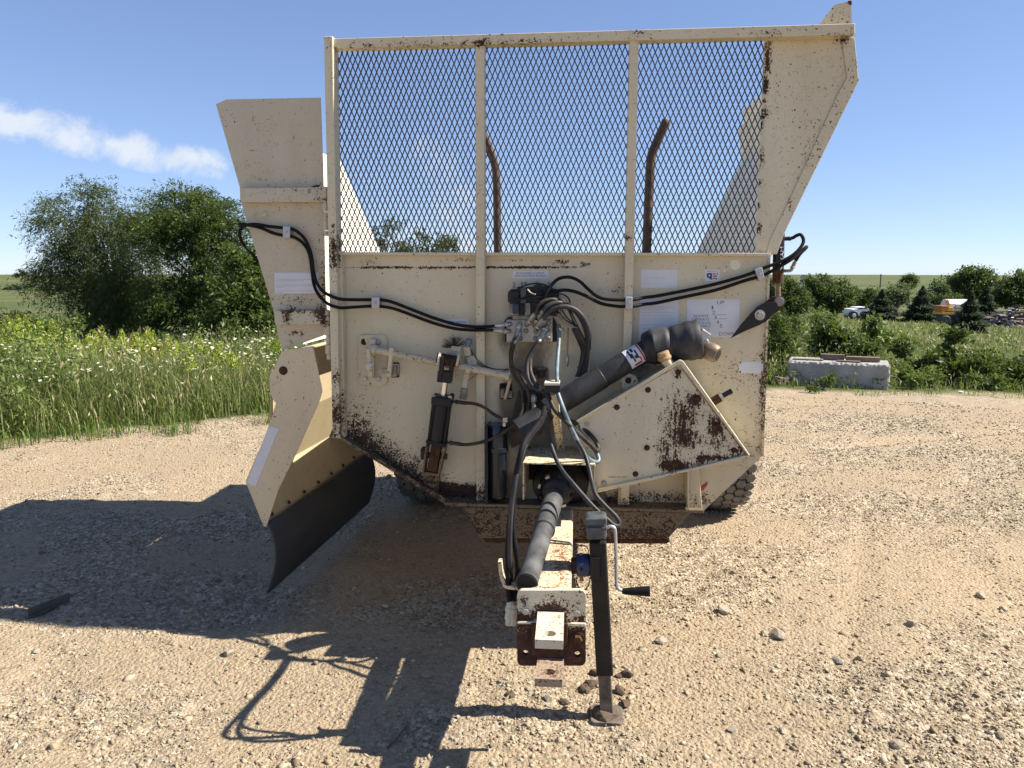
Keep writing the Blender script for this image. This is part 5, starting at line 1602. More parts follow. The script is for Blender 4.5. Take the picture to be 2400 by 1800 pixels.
hose('wire', [('E', [(1280, 930, -.03), (1278, 1040, -.03), (1275, 1160, -.03), (1268, 1280, -.03)])], .003, M_DIRTYMETAL, 6)
part('wire_plug', turned(M('E', 1268, 1270, -.03), M('E', 1262, 1440, -.03), [(0, .004), (.3, .009), (.7, .009), (.8, .006), (1, .006)], 10), M_ZINC, smooth=2)
# loose tractor hoses looped over the clamp
LD = -.345
hose('tractor_hose', [('I', [(1560, 770, -.31)]), ('J', [(800, 20, LD), (858, 90, LD), (950, 180, LD), (1050, 275, -.30), (1130, 350, -.28), (1178, 392, -.26), (1188, 370, -.24), (1165, 310, -.22), (1100, 235, -.20), (1010, 165, -.18), (930, 125, -.17)])], .0095, G_)
hose('tractor_hose', [('I', [(1690, 760, -.31)]), ('J', [(885, 30, LD), (930, 140, LD), (985, 260, LD), (1050, 390, LD), (1105, 462, -.30), (1165, 492, -.28), (1192, 470, -.26), (1165, 400, -.24), (1090, 300, -.22), (1000, 215, -.20), (930, 160, -.18)])], .0095, M_BLUEHOSE)
hose('tractor_hose', [('J', [(728, 20, -.33), (735, 130, -.345), (752, 240, -.34), (785, 360, -.36), (830, 480, -.40), (890, 580, -.44), (965, 670, -.48), (1050, 770, -.50), (1160, 890, -.52), (1270, 990, -.53), (1335, 1040, -.53), (1370, 1020, -.52), (1340, 960, -.52), (1240, 860, -.50), (1165, 770, -.48), (1130, 650, -.46), (1105, 530, -.42), (1060, 400, -.38), (985, 270, -.34), (915, 130, -.345), (870, 20, -.33)])], .0088, M_PLASTIC)
hose('tractor_hose', [('J', [(725, 10, -.33), (700, 110, -.50), (620, 220, -.74), (555, 310, -.86), (515, 430, -.90), (480, 590, -.90), (452, 760, -.90), (430, 950, -.89), (412, 1150, -.89), (404, 1350, -.88)]), ('K', [(205, 560, -.88), (215, 700, -.87)])], .0098, M_BLACK)
hose('tractor_hose', [('J', [(740, 40, -.33), (690, 160, -.50), (600, 270, -.70), (530, 400, -.80), (490, 560, -.84), (465, 740, -.86), (455, 950, -.87), (462, 1150, -.89), (485, 1320, -.88), (490, 1460, -.87)]), ('K', [(262, 560, -.86), (248, 690, -.87)])], .0085, M_BLACK)
hose('tractor_hose', [('J', [(735, 30, -.33), (680, 140, -.46), (585, 290, -.70), (525, 430, -.84), (475, 640, -.91), (440, 850, -.92), (425, 1100, -.91), (425, 1350, -.89)]), ('K', [(225, 560, -.85), (232, 690, -.87)])], .0085, M_PLASTIC)
for x0, y0, x1, y1 in ((228, 690, 205, 880), (246, 700, 238, 880)):
    a, b = M('K', x0, y0, -.87), M('K', x1, y1, -.88)
    part('hose_coupler', turned(a, b, [(0, .010), (.1, .016), (.25, .016), (.28, .019), (.42, .019), (.44, .015), (.6, .017), (.75, .017), (.78, .013), (1, .012)], 14), P_CLEVIS, smooth=2)

# ---------------------------------------------------------------- rotating shaft with levers, cylinder
mp_l = part('bearing_plate', plate('W', rrect(220, 756, 470, 1195, 40), -.010, -.001), P_PLATE, bevel=.002)
for x, y in ((390, 818), (282, 1132), (397, 1132)):
    mk('nut', hexhead(M('W', x, y, -.010), .0105, .011), M_ZINC, mp_l)
mk('bolt_hole', cyl(M('W', 272, 815, -.0115), M('W', 272, 815, -.0095), .015, 16), M_HOLE_SHADE, mp_l)
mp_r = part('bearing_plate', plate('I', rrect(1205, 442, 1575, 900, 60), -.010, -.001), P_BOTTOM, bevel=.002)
mk('nut', hexhead(M('I', 1490, 530, -.010), .013, .012), M_GREASY, mp_r)
mk('nut', hexhead(M('I', 1400, 500, -.010), .012, .012), M_GREASY, mp_r)
sa, sb = M('W', 330, 880, -.06), M('W', 1530, 1112, -.09)
part('gate_shaft', cyl(sa, sb, .0165, 18), P_PLAIN, smooth=2)
part('shaft_collar', cyl(M('W', 325, 878, -.06), M('W', 378, 890, -.062), .024, 18), P_PLAIN, smooth=2)
part('shaft_collar', cyl(M('I', 515, 470, -.082), M('I', 578, 482, -.083), .022, 18), P_PLAIN, smooth=2)
part('shaft_collar', cyl(M('I', 1020, 555, -.088), M('I', 1075, 566, -.089), .021, 18), P_PLAIN, smooth=2)
part('bearing_lever', join(bar(M('W', 345, 790, -.03), M('W', 335, 900, -.03), .030, .02), bar(M('W', 305, 870, -.085), M('W', 330, 1120, -.075), .020, .016), bar(M('W', 352, 900, -.04), M('W', 345, 1130, -.02), .016, .016)), P_PLAIN, bevel=.004)
part('lever_pin', turned(M('W', 316, 1028, -.085), M('W', 316, 1028, -.105), [(0, .017), (.8, .017), (1, .012)], 18), P_CLEVIS, smooth=2)
part('stop_lever', bar(M('W', 512, 862, -.075), M('W', 486, 1112, -.05), .020, .022), P_PLATE, bevel=.003)
part('stop_block', join(plate('W', rrect(492, 1020, 548, 1118, 8), -.04, .01), bar(M('W', 430, 1062, -.055), M('W', 500, 1068, -.055), .020, .022)), M_DIRTYMETAL, bevel=.004)
part('lever_bar', bar(M('I', 1090, 575, -.08), M('I', 1018, 850, -.03), .014, .020), P_PLAIN, bevel=.003)
part('stop_block', join(plate('I', rrect(955, 740, 1000, 845, 6), -.02, .02), plate('I', rrect(1050, 770, 1105, 845, 6), -.02, .02)), M_DIRTYMETAL, bevel=.004)
part('cream_lever', join(bar(M('I', 520, 180, -.05), M('I', 530, 300, -.05), .030, .008), bar(M('I', 545, 400, -.06), M('I', 480, 740, -.07), .024, .008), bar(M('I', 570, 300, -.045), M('I', 600, 430, -.06), .040, .006)), P_PLAIN, bevel=.002)
part('lever_foot', bar(M('I', 490, 720, -.075), M('I', 470, 860, -.06), .032, .016), M_DIRTYMETAL, bevel=.003)
part('sensor', turned(M('I', 555, 80, -.05), M('I', 530, 180, -.05), [(0, .010), (.1, .015), (.6, .015), (.65, .011), (1, .011)], 14), plain('blue_grey_plastic', (.13, .18, .24), .4), smooth=2)
hose('wire', [('I', [(540, 180, -.05), (600, 270, -.05), (660, 350, -.055), (760, 430, -.065), (900, 470, -.06), (1060, 470, -.06)])], .0022, M_BPAINT, 6)
hose('wire', [('I', [(650, 380, -.055), (720, 430, -.06), (820, 460, -.06), (960, 495, -.07), (1070, 475, -.07)])], .0022, M_BPAINT, 6)
hose('wire', [('I', [(700, 500, -.07), (620, 560, -.06), (540, 620, -.06), (480, 680, -.05), (470, 720, -.05)])], .0022, M_DIRTYMETAL, 6)
brc = M('I', 360, 190, -.05)
gs = []
for k_ in range(64):
    an = R(random.uniform(15, 185))
    d_ = Vector((math.cos(an), random.uniform(-.35, .35), math.sin(an)))
    gs.append(bar(brc + d_ * .008, brc + d_ * random.uniform(.042, .060), .0016, .0016))
part('bristle_brush', join(*gs), M_BPAINT, kind='stuff')
part('brush_bracket', join(plate('I', [(318, 170), (440, 185), (428, 330), (310, 320)], -.07, -.062), plate('I', [(250, 260), (320, 220), (315, 330), (250, 330)], -.066, -.06)), P_PLAIN, bevel=.002)
part('bolt', hexhead(M('I', 372, 215, -.07), .009, .008), P_PLAIN)
part('lower_bracket', plate('I', [(320, 480), (395, 490), (355, 670), (280, 660)], -.04, -.034), P_PLAIN, bevel=.002)
# clevis and cylinder
cv = part('cylinder_clevis', join(bar(M('I', 205, 300, -.135), M('I', 185, 580, -.125), .016, .05), bar(M('I', 345, 320, -.115), M('I', 305, 590, -.105), .016, .05), bar(M('I', 150, 555, -.115), M('I', 330, 575, -.115), .05, .055)), M_BPAINT, bevel=.004)
mk('clevis_pin', cyl(M('I', 130, 320, -.12), M('I', 420, 380, -.10), .024, 18), M_RUST, cv, smooth=2)
mk('pin_washer', cyl(M('I', 140, 330, -.122), M('I', 172, 337, -.12), .034, 20), P_CLEVIS, cv, smooth=2)
mk('pin_washer', cyl(M('I', 385, 350, -.105), M('I', 415, 356, -.103), .032, 20), P_CLEVIS, cv, smooth=2)
r0, r1 = M('I', 245, 590, -.115), M('I', 218, 830, -.115)
cy1 = M('H', 1270, 850, -.085)
cyx = (cy1 - r1).normalized()
hc = part('hydraulic_cylinder', turned(M('I', 205, 925, -.112), M('I', 130, 1400, -.10), [(0, .0385), (1, .0385)], 28), M_BPAINT, smooth=2)
mk('rod', cyl(r0, r1, .0135, 18), M_CHROME, hc, smooth=2)
mk('head_cap', bar(M('I', 212, 812, -.113), M('I', 205, 935, -.112), .090, .085), M_BPAINT, hc, bevel=.008)
mk('base_cap', bar(M('I', 140, 1385, -.10), M('I', 128, 1440, -.10), .088, .082), M_JACK, hc, bevel=.006)
for sx, dy in ((-1, -.03), (1, -.03), (-1, .03), (1, .03)):
    o_ = Vector((sx * .036, dy, 0))
    mk('tie_rod', cyl(M('I', 212, 812, -.113) + o_, M('I', 132, 1440, -.10) + o_, .0045, 8), M_JACK, hc)
    mk('tie_nut', turned(M('I', 213, 800, -.113) + o_, M('I', 212, 815, -.113) + o_ + Vector((0, 0, -.012)), [(0, .0095), (1, .0095)], 6), M_ZINC if dy < 0 else M_JACK, hc)
bk = part('cylinder_bracket', join(bar(M('H', 1240, 690, -.10), M('H', 1215, 870, -.07), .008, .07), bar(M('H', 1352, 700, -.10), M('H', 1312, 880, -.07), .008, .07), bar(M('H', 1215, 868, -.06), M('H', 1312, 882, -.06), .012, .06)), P_BOTTOM, bevel=.002)
mk('cylinder_lug', bar(M('H', 1300, 680, -.095), M('H', 1268, 860, -.08), .045, .045), M_RUST, bk, bevel=.004)
mk('bracket_pin', cyl(M('H', 1195, 765, -.085), M('H', 1358, 775, -.085), .014, 14), M_RUST, bk, smooth=2)
mk('bracket_ear', plate('H', rrect(1192, 725, 1222, 795, 6), -.10, -.06), M_RUST, bk, bevel=.003)
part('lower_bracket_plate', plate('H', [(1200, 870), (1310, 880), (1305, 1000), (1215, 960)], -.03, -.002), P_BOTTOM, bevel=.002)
part('tube_clip', join(plate('I', rrect(985, 1105, 1045, 1160, 6), -.13, -.10), plate('I', rrect(985, 1165, 1025, 1215, 8), -.12, -.10)), M_ZINC, bevel=.003)

# ---------------------------------------------------------------- filter canister
fc0, fc1 = M('J', 318, 160, -.075), M('J', 318, 790, -.075)
rr_ = abs(M('J', 405, 500, -.075).x - M('J', 235, 500, -.075).x) / 2
part('filter_canister', turned(fc0, fc1, [(0, rr_ * .85), (.03, rr_ * .95), (.30, rr_ * .97), (.31, rr_ * 1.08), (.37, rr_ * 1.08), (.38, rr_ * .95), (.95, rr_ * .93), (1, rr_ * .8)], 28), M_CANISTER, smooth=2)
part('canister_shield', plate('J', [(212, 190), (232, 190), (232, 850), (206, 850)], -.13, -.002), M_BPAINT)
part('pump_housing', join(plate('I', rrect(1230, 900, 1420, 1120, 30), -.10, -.07), plate('I', [(1180, 780), (1450, 760), (1560, 1050), (1500, 1300), (1100, 1500), (1060, 1300)], -.07, -.002)), M_GREASY, bevel=.006)
part('grease_fitting', turned(M('I', 1380, 800, -.10), M('I', 1390, 980, -.10), [(0, .008), (.2, .016), (.5, .016), (.55, .010), (1, .012)], 12), M_DIRTYMETAL, smooth=2)

# ---------------------------------------------------------------- pointer arm and right cylinder
arm = part('pointer_arm', plate('F', [(1337, 712), (1420, 600), (1510, 498), (1560, 445), (1610, 412), (1680, 397), (1715, 396), (1735, 404), (1744, 425), (1738, 452), (1700, 510), (1640, 568), (1580, 600), (1450, 655)], -.046, -.038), M_BPAINT, bevel=.002)
mk('rear_arm', plate('F', [(1540, 470), (1700, 350), (1755, 346), (1795, 372), (1804, 408), (1785, 450), (1730, 490), (1640, 560)], -.018, -.008), M_RUST, arm, bevel=.002)
mk('arm_pin', turned(M('F', 1757, 392, -.018), M('F', 1757, 392, -.045), [(0, .022), (.6, .022), (.65, .017), (1, .016)], 20), M_DIRTYMETAL, arm, smooth=2)
mk('pivot_washer', plate('F', circ(1590, 512, 45, 24), -.050, -.0465), M_DIRTYMETAL, arm, bevel=.001)
mk('pivot_bolt', hexhead(M('F', 1588, 508, -.050), .015, .016), M_ZINC, arm)
ca, cb = M('V', 560, 130, .03), M('V', 512, 640, .03)
rc = abs(M('V', 602, 500, .03).x - M('V', 440, 500, .03).x) / 2
xc = M('V', 520, 600, .03)
ctop = M('V', 528, 60, .03)
sc_ = part('lift_cylinder', turned(ctop, M('V', 514, 650, .03), [(0, rc), (1, rc)], 24), M_BPAINT, smooth=2)
mk('gland', turned(M('V', 514, 640, .03), M('V', 510, 822, .03), [(0, rc * 1.06), (.15, rc * 1.06), (.18, rc * .99), (1, rc * .99)], 24), M_RUST, sc_, smooth=2)
mk('rod', cyl(M('V', 512, 820, .03), M('V', 512, 1010, .03), rc * .50, 16), M_BRASS, sc_, smooth=2)

# ---------------------------------------------------------------- lettering and stickers
def text_geo(body, w, x, y, width, d, cap=None, vertical=False, font_scale=1.0):
    cu = bpy.data.curves.new('t', 'FONT')
    cu.body = body
    cu.size = 1.0
    cu.resolution_u = 3
    ob = bpy.data.objects.new('t', cu)
    col.objects.link(ob)
    dg = bpy.context.evaluated_depsgraph_get()
    me = bpy.data.meshes.new_from_object(ob.evaluated_get(dg))
    V = np.array([v.co[:] for v in me.vertices])
    F = [tuple(p.vertices) for p in me.polygons]
    bpy.data.objects.remove(ob)
    bpy.data.curves.remove(cu)
    V[:, 0] -= V[:, 0].min()
    V[:, 1] -= V[:, 1].min()
    tw_, th_ = V[:, 0].max(), V[:, 1].max()
    sx = width / tw_
    sy = (cap / th_) if cap else sx
    out = []
    for a, b, _ in V:
        if vertical:
            out.append(M(w, x + b * sy * -1, y + a * sx, d))
        else:
            out.append(M(w, x + a * sx, y - b * sy, d))
    return out, F

def sticker(w, pts, d=-.0012, mat=M_WHITEDEC, label=None, parent=None, d1=None):
    return mk('sticker', plate(w, pts, d, d1 if d1 is not None else d + .0010), mat, parent or SP, label=label)
def lettering(par, body, w, x, y, width, d, cap=None, mat=M_INK, vertical=False):
    o = mk('lettering', text_geo(body, w, x, y, width, d, cap, vertical), mat, par)
    return o
s1 = sticker('E', [(562, 194), (1024, 194), (1022, 290), (562, 288)], label='white sticker limiting the apron revolutions')
lettering(s1, 'DO NOT EXCEED 20 COMPLETE', 'E', 608, 236, 364, -.0016, 24, M_BLACKINK)
lettering(s1, 'APRON REVOLUTIONS  PER MINUTE', 'E', 582, 268, 418, -.0016, 22, M_BLACKINK)
s2 = sticker('W', [(962, 618), (1170, 620), (1170, 662), (962, 668)], label='small white sticker partly behind the hoses')
lettering(s2, 'PATENT PENDING', 'W', 985, 652, 172, -.0016, 17, M_INK)
s3 = sticker('C', [(526, 881), (908, 880), (908, 1058), (532, 1063)], -.0135, label='white notice sticker with faint lines of print', d1=-.0122)
for yy_, x1 in ((938, 890), (950, 780), (982, 880), (996, 880), (1008, 600), (1036, 880), (1050, 610)):
    mk('print_line', plate('C', [(540, yy_), (x1, yy_ - 1), (x1, yy_ + 5), (540, yy_ + 6)], -.0139, -.0136), M_FAINT, s3)
mk('print_line', plate('C', [(575, 890), (850, 888), (850, 922), (575, 924)], -.0139, -.0136), plain('paler_ink', (.57, .58, .63), .4, var=.03, bump=0), s3)
s4 = sticker('F', [(562, 118), (877, 118), (875, 277), (560, 275)], label='blank white sticker right of the second post')
for yy_, x1 in ((188, 770), (238, 730)):
    mk('print_line', plate('F', [(590, yy_), (x1, yy_), (x1, yy_ + 4), (590, yy_ + 4)], -.0016, -.0013), M_FAINT, s4)
s5 = sticker('F', [(552, 374), (884, 372), (880, 735), (543, 737)], label='tall white instruction sticker behind the hoses')
for yy_, x1 in ((438, 860), (450, 860), (462, 780), (488, 850), (514, 830), (542, 850), (560, 820), (590, 760), (625, 660), (650, 640), (690, 620)):
    mk('print_line', plate('F', [(568, yy_), (x1, yy_), (x1, yy_ + 4), (568, yy_ + 4)], -.0016, -.0013), M_FAINT, s5)
s6 = sticker('F', [(960, 372), (1415, 374), (1412, 700), (956, 697)], label='white level scale sticker reading UP and DOWN')
for body, x, y, wd, cp in (('UP', 1220, 418, 62, 32), ('1', 1172, 460, 14, 30), ('2', 1176, 504, 26, 32), ('3', 1192, 546, 24, 32), ('4', 1212, 586, 24, 32), ('5', 1242, 620, 22, 30), ('DOWN', 1235, 689, 146, 32),
                           ('ALWAYS', 1013, 528, 130, 22), ('OPERATE', 1000, 558, 153, 22), ('WITH SLUG', 990, 588, 173, 22), ('BARS HALF', 990, 617, 172, 22), ('FULLY', 1050, 648, 102, 22), ('RAISED', 1010, 680, 122, 22)):
    lettering(s6, body, 'F', x, y, wd, -.0016, cp, M_INK)
for x0, x1, yy_ in ((1218, 1300, 507), (1236, 1308, 542)):
    mk('print_line', plate('F', [(x0, yy_ - 1), (x1, yy_ - 1), (x1, yy_ + 2), (x0, yy_ + 2)], -.0016, -.0013), M_INK, s6)
s7 = sticker('T', [(850, 112), (1172, 118), (1168, 362), (850, 358)], label='small white made in USA sticker with flag map')
lettering(s7, 'MADE IN U.S.A.', 'T', 896, 163, 236, -.0016, 26, M_BLACKINK)
mk('flag_map', plate('T', [(890, 187), (1002, 187), (1002, 332), (985, 328), (965, 308), (940, 300), (905, 285), (888, 250)], -.0016, -.0013), M_NAVY, s7)
star = []
for i in range(10):
    a_ = math.pi / 2 + i * math.pi / 5
    q = 30 if i % 2 == 0 else 12
    star.append((946 + q * math.cos(a_), 240 - q * math.sin(a_)))
mk('flag_star', plate('T', star, -.0019, -.0017), M_WHITEDEC, s7)
for pts in ([(1020, 188), (1080, 188), (1075, 216), (1022, 216)], [(1110, 190), (1140, 172), (1132, 200), (1118, 222), (1096, 216)], [(1020, 234), (1112, 238), (1108, 266), (1018, 262)], [(1020, 292), (1105, 286), (1110, 330), (1098, 332), (1085, 312), (1040, 310), (1020, 326)]):
    mk('flag_stripe', plate('T', pts, -.0016, -.0013), M_REDINK, s7)
for pts in ([(1018, 218), (1090, 218), (1090, 232), (1018, 230)], [(1018, 266), (1108, 270), (1100, 286), (1018, 286)]):
    mk('flag_stripe', plate('T', pts, -.0015, -.0013), plain('pale_ink', (.6, .55, .57), .4, bump=0), s7)
s8 = sticker('G', [(1586, 196), (1822, 196), (1820, 312), (1584, 308)], label='small blank white data plate with corner rivets')
for x, y in ((1598, 207), (1808, 208), (1596, 297), (1806, 300)):
    mk('rivet', turned(M('G', x, y, -.0012), M('G', x, y, -.004), [(0, .004), (1, .0025)], 8), M_RUST, s8)
lettering(gc, 'CHECK OIL LEVEL', 'J', 1276, 626, 162, -.1986, 12, M_BLACKINK)
hw = []
for pts in ([(1482, 78), (1450, 80), (1446, 102), (1470, 100), (1474, 118), (1462, 130), (1436, 132)], [(1488, 80), (1484, 148)], [(1512, 96), (1500, 108), (1502, 124), (1516, 124), (1524, 108), (1514, 96)], [(1552, 90), (1540, 102), (1542, 116), (1556, 116), (1566, 102), (1556, 90)]):
    hw.append(tube([M('E', x, y, -.0012) for x, y in pts], .0017, 6, 4))
mk('handwriting', join(*hw), M_BLACKINK, SP, label='handwritten number 5100')
lt = text_geo('MAXIM', 'V', 578, 300, 330, .03, 52, True)
fr = []
for p in lt[0]:
    dx = p.x - M('V', 520, 430, .03).x
    fr.append(Vector((p.x, .03 - math.sqrt(max((rc + .0008) ** 2 - dx * dx, 0)), p.z)))
mk('lettering', (fr, lt[1]), M_WHITEDEC, sc_)
red = sticker('J', [(2060, 720), (2085, 690), (2135, 655), (2130, 690), (2095, 735), (2065, 742)], label='torn red warning sticker remnant', mat=M_REDINK)

# ================================================================== THINGS AROUND THE YARD
M_CONC = plain('weathered_concrete', (.29, .285, .27), .93, var=.30, scale=4, bump=.5)
M_WOOD = plain('weathered_board', (.17, .125, .092), .9, var=.4, scale=7, bump=.4, stretch=(.6, 6, 6))
def local_block():
    """2-by-2 concrete block: chipped edges from a subdivided, worn box"""
    p0, p1 = WZ('N', 392, 1082), WZ('N', 1190, 1100)
    c = (p0 + p1) / 2
    L_ = (p1 - p0).length
    h = WY('N', 800, 880, p0.y).z
    root = empty('concrete_block', (c.x, c.y + .3, tz(c.x, c.y + .3)))
    tag(root, 'long grey concrete block at the far edge of the gravel', 'block')
    root.rotation_euler = (0, 0, math.atan2(p1.y - p0.y, p1.x - p0.x) - R(13))
    nx, ny, nz = 48, 14, 12
    V, F, idx = [], [], {}
    def vid(i, j, k_):
        if (i, j, k_) not in idx:
            x, y, z = (i / nx - .5), (j / ny - .5), k_ / nz
            edge = sum((abs(x) > .499, abs(y) > .499, z > .999))
            q = Vector((x * L_, y * .6, z * h))
            if edge >= 2:
                q -= Vector((math.copysign(1, x) * (abs(x) > .499), math.copysign(1, y) * (abs(y) > .499), (z > .999))) * (.008 + .022 * random.random() ** 3)
            q += Vector((random.gauss(0, 1), random.gauss(0, 1), random.gauss(0, 1))) * .0016
            idx[(i, j, k_)] = len(V)
            V.append(q)
        return idx[(i, j, k_)]
    for i in range(nx):
        for j in range(ny):
            F.append((vid(i, j, nz), vid(i + 1, j, nz), vid(i + 1, j + 1, nz), vid(i, j + 1, nz)))
        for k_ in range(nz):
            F.append((vid(i, 0, k_), vid(i + 1, 0, k_), vid(i + 1, 0, k_ + 1), vid(i, 0, k_ + 1)))
            F.append((vid(i, ny, k_), vid(i, ny, k_ + 1), vid(i + 1, ny, k_ + 1), vid(i + 1, ny, k_)))
    for j in range(ny):
        for k_ in range(nz):
            F.append((vid(0, j, k_), vid(0, j, k_ + 1), vid(0, j + 1, k_ + 1), vid(0, j + 1, k_)))
            F.append((vid(nx, j, k_), vid(nx, j + 1, k_), vid(nx, j + 1, k_ + 1), vid(nx, j, k_ + 1)))
    mk('body', (V, F), M_CONC, root)
    mk('lifting_loop', tube([(-.05, 0, h - .02), (-.045, 0, h + .03), (0, 0, h + .05), (.045, 0, h + .03), (.05, 0, h - .02)], .008, 8), M_RUSTY, root, smooth=True)
    return root, h, L_
M_RUSTY = plain('rusty_steel', (.13, .062, .035), .85, var=.5, scale=30, bump=.3, c2=(.22, .11, .055))
blk, BH, BL = local_block()
bm = blk.matrix_basis.copy()
def on_block(name, fx, y, L_, W_, H_, rz, lb, dz=0.0):
    o = mk(name, box((0, 0, H_ / 2), (L_, W_, H_)), M_WOOD, None, bevel=.006)
    p = Matrix.LocRotScale(blk.location, blk.rotation_euler, None) @ Vector((fx * BL, y, BH + .003 + dz))
    o.location = p
    o.rotation_euler = (0, 0, blk.rotation_euler.z + rz)
    tag(o, lb, 'board', 'boards lying on the concrete block')
on_block('wooden_plank', -.30, -.12, .42, .13, .018, .03, 'thin red-brown plank at the left end of the concrete block')
on_block('wooden_plank', -.06, .02, .33, .09, .085, -.02, 'thick short timber in the middle of the concrete block')
on_block('wooden_plank', .24, -.04, .45, .12, .07, .05, 'thick timber at the right on the concrete block')
on_block('wooden_plank', .10, -.20, .32, .07, .022, -.04, 'thin board lying in front of the right timber')
p = WZ('N', 290, 1070)
o = mk('wood_offcut', box((0, 0, .06), (.26, .16, .13)), M_WOOD, None, bevel=.012)
o.location = (p.x, p.y, tz(p.x, p.y) - .01)
o.rotation_euler = (.05, .08, .35)
tag(o, 'short grey-brown log offcut beside the left end of the block', 'wood')
p = WZ('N', 1705, 1122)
o = mk('litter_scrap', rock_mesh(5), plain('white_scrap', (.7, .69, .66), .8))
o.scale = (.05, .03, .02)
o.location = (p.x, p.y, tz(p.x, p.y) + .015)
tag(o, 'small white scrap lying at the gravel edge', 'litter')

# fallen steel angle on the left and clods at the jack foot
p0, p1 = WZ('S', 62, 1456), WZ('S', 160, 1416)
def angle_bar(a, b, w, t):
    return join(bar(a, b, w, t, (0, 0, 1)), bar(a + Vector((0, w / 2, w / 2)), b + Vector((0, w / 2, w / 2)), t, w, (0, 0, 1)))
cc = (p0 + p1) / 2
rt = tag(mk('steel_angle', angle_bar(p0 - cc, p1 - cc, .035, .005), plain('dull_steel', (.12, .11, .10), .6, .5)), 'short steel angle lying on gravel at the left edge of the shadow', 'steel bar')
rt.location = (cc.x, cc.y, tz(cc.x, cc.y) + .016)
p = WZ('S', 745, 1640)
o = mk('twig', tube([(0, 0, 0), (.03, .06, .006), (.05, .13, .002)], .004, 6, 4), M_BARK)
o.location = WZ('S', 908, 1752)
o.location.z = tz(o.location.x, o.location.y) + .006
tag(o, 'thin dry twig lying in the drawbar shadow', 'twig')

# far machinery and poles
M_WHITE = plain('white_enamel', (.74, .75, .75), .45, var=.08)
M_YEL = plain('yellow_paint', (.62, .36, .03), .5, var=.2)
M_ORNG = plain('rust_orange_paint', (.40, .13, .03), .6, var=.3)
M_DARKST = plain('dark_machine_steel', (.05, .05, .055), .6, .3)
def far_root(name, w, x, y, Y, label, cat, hit=False):
    Y = ground_hit(w, x, y, Y) if hit else Y
    p = WY(w, x, y, Y)
    o = empty(name, (p.x, p.y, tz(p.x, p.y)))
    tag(o, label, cat)
    return o, p.z - o.location.z, Y / FOC / WIN[w][2]
r_, z_, u = far_root('flatbed_trailer', 'N', 900, 572, 66, 'dark low flatbed trailer beyond the meadow', 'trailer', True)
hb = 560 - 535
mk('deck', box((u * 60, 0, z_ + u * 34), (u * 330, 2.4, u * 8)), M_GALV, r_)
mk('frame', box((u * 60, 0, z_ + u * 20), (u * 320, 1.6, u * 18)), M_DARKST, r_)
for dx in (-90, 0, 30, 60):
    w_ = mk('wheel', turned((u * dx, -1.25, .42), (u * dx, -.9, .42), [(0, .40), (.1, .44), (.9, .44), (1, .40)], 18), M_DARKST, r_)
    mk('hub', turned((u * dx, -1.28, .42), (u * dx, -1.24, .42), [(0, .17), (1, .2)], 12), M_WHITE, w_)
r_, z_, u = far_root('white_pickup', 'N', 880, 500, 76, 'white vehicle half hidden behind the flatbed trailer', 'vehicle')
mk('body', prism([Vector((q[0] * u, -.9, z_ + q[1] * u)) for q in ((-75, -28), (-75, 12), (-30, 14), (-22, 26), (50, 28), (60, 12), (90, 8), (92, -28))], (0, 1.8, 0)), M_WHITE, r_, bevel=.05)
mk('window', box((u * -2, -.91, z_ + u * 17), (u * 36, .03, u * 10)), M_DARKST, r_)
mk('window', box((u * 36, -.91, z_ + u * 17), (u * 24, .03, u * 10)), M_DARKST, r_)
for dx in (-50, 62):
    mk('wheel', turned((u * dx, -.95, .38), (u * dx, -.7, .38), [(0, .34), (.1, .38), (1, .38)], 16), M_DARKST, r_)
r_, z_, u = far_root('storage_tank', 'N', 1660, 460, 80, 'white horizontal cylindrical tank behind the yellow lift', 'tank')
ra = u * 55
mk('shell', turned((-u * 95, 0, z_ - u * 8), (u * 110, 0, z_ - u * 8), [(0, ra * .55), (.02, ra * .8), (.06, ra), (.94, ra), (.98, ra * .8), (1, ra * .55)], 28), M_WHITE, r_, smooth=2)
for dx in (-60, 70):
    mk('saddle', box((u * dx, 0, (z_ - u * 40) / 2), (u * 10, ra * 1.2, z_ - u * 40)), M_DARKST, r_)
r_, z_, u = far_root('boom_lift', 'N', 1600, 530, 62, 'yellow and orange boom lift parked between the spruces', 'lift')
mk('chassis', box((0, 0, z_ + u * 8), (u * 150, 1.4, u * 18)), M_YEL, r_)
mk('undercarriage', box((0, 0, .3 + z_ / 2), (u * 120, 1.1, z_)), M_DARKST, r_, bevel=.04)
mk('engine_cover', box((-u * 50, 0, z_ + u * 42), (u * 60, 1.1, u * 50)), M_ORNG, r_, bevel=.04)
mk('turret', box((u * 0, 0, z_ + u * 36), (u * 36, 1.0, u * 40)), M_YEL, r_, bevel=.04)
mk('boom', bar((u * 5, -.2, z_ + u * 40), (-u * 25, -.2, z_ + u * 112), u * 14, .25), M_YEL, r_)
cg = []
for dx in (25, 75):
    for dy in (-.6, .3):
        cg.append(bar((u * dx, dy, z_ + 0), (u * dx, dy, z_ + u * 72), u * 4, .06))
for dz in (2, 25, 48, 72):
    cg.append(bar((u * 25, -.6, z_ + u * dz), (u * 75, -.6, z_ + u * dz), u * 4, .06, (0, 0, 1)))
    cg.append(bar((u * 25, .3, z_ + u * dz), (u * 75, .3, z_ + u * dz), u * 4, .06, (0, 0, 1)))
mk('platform_cage', join(*cg), M_ORNG, r_)
for dx in (-55, 55):
    mk('wheel', turned((u * dx, -.9, .4), (u * dx, -.6, .4), [(0, .36), (.1, .4), (1, .4)], 16), M_DARKST, r_)
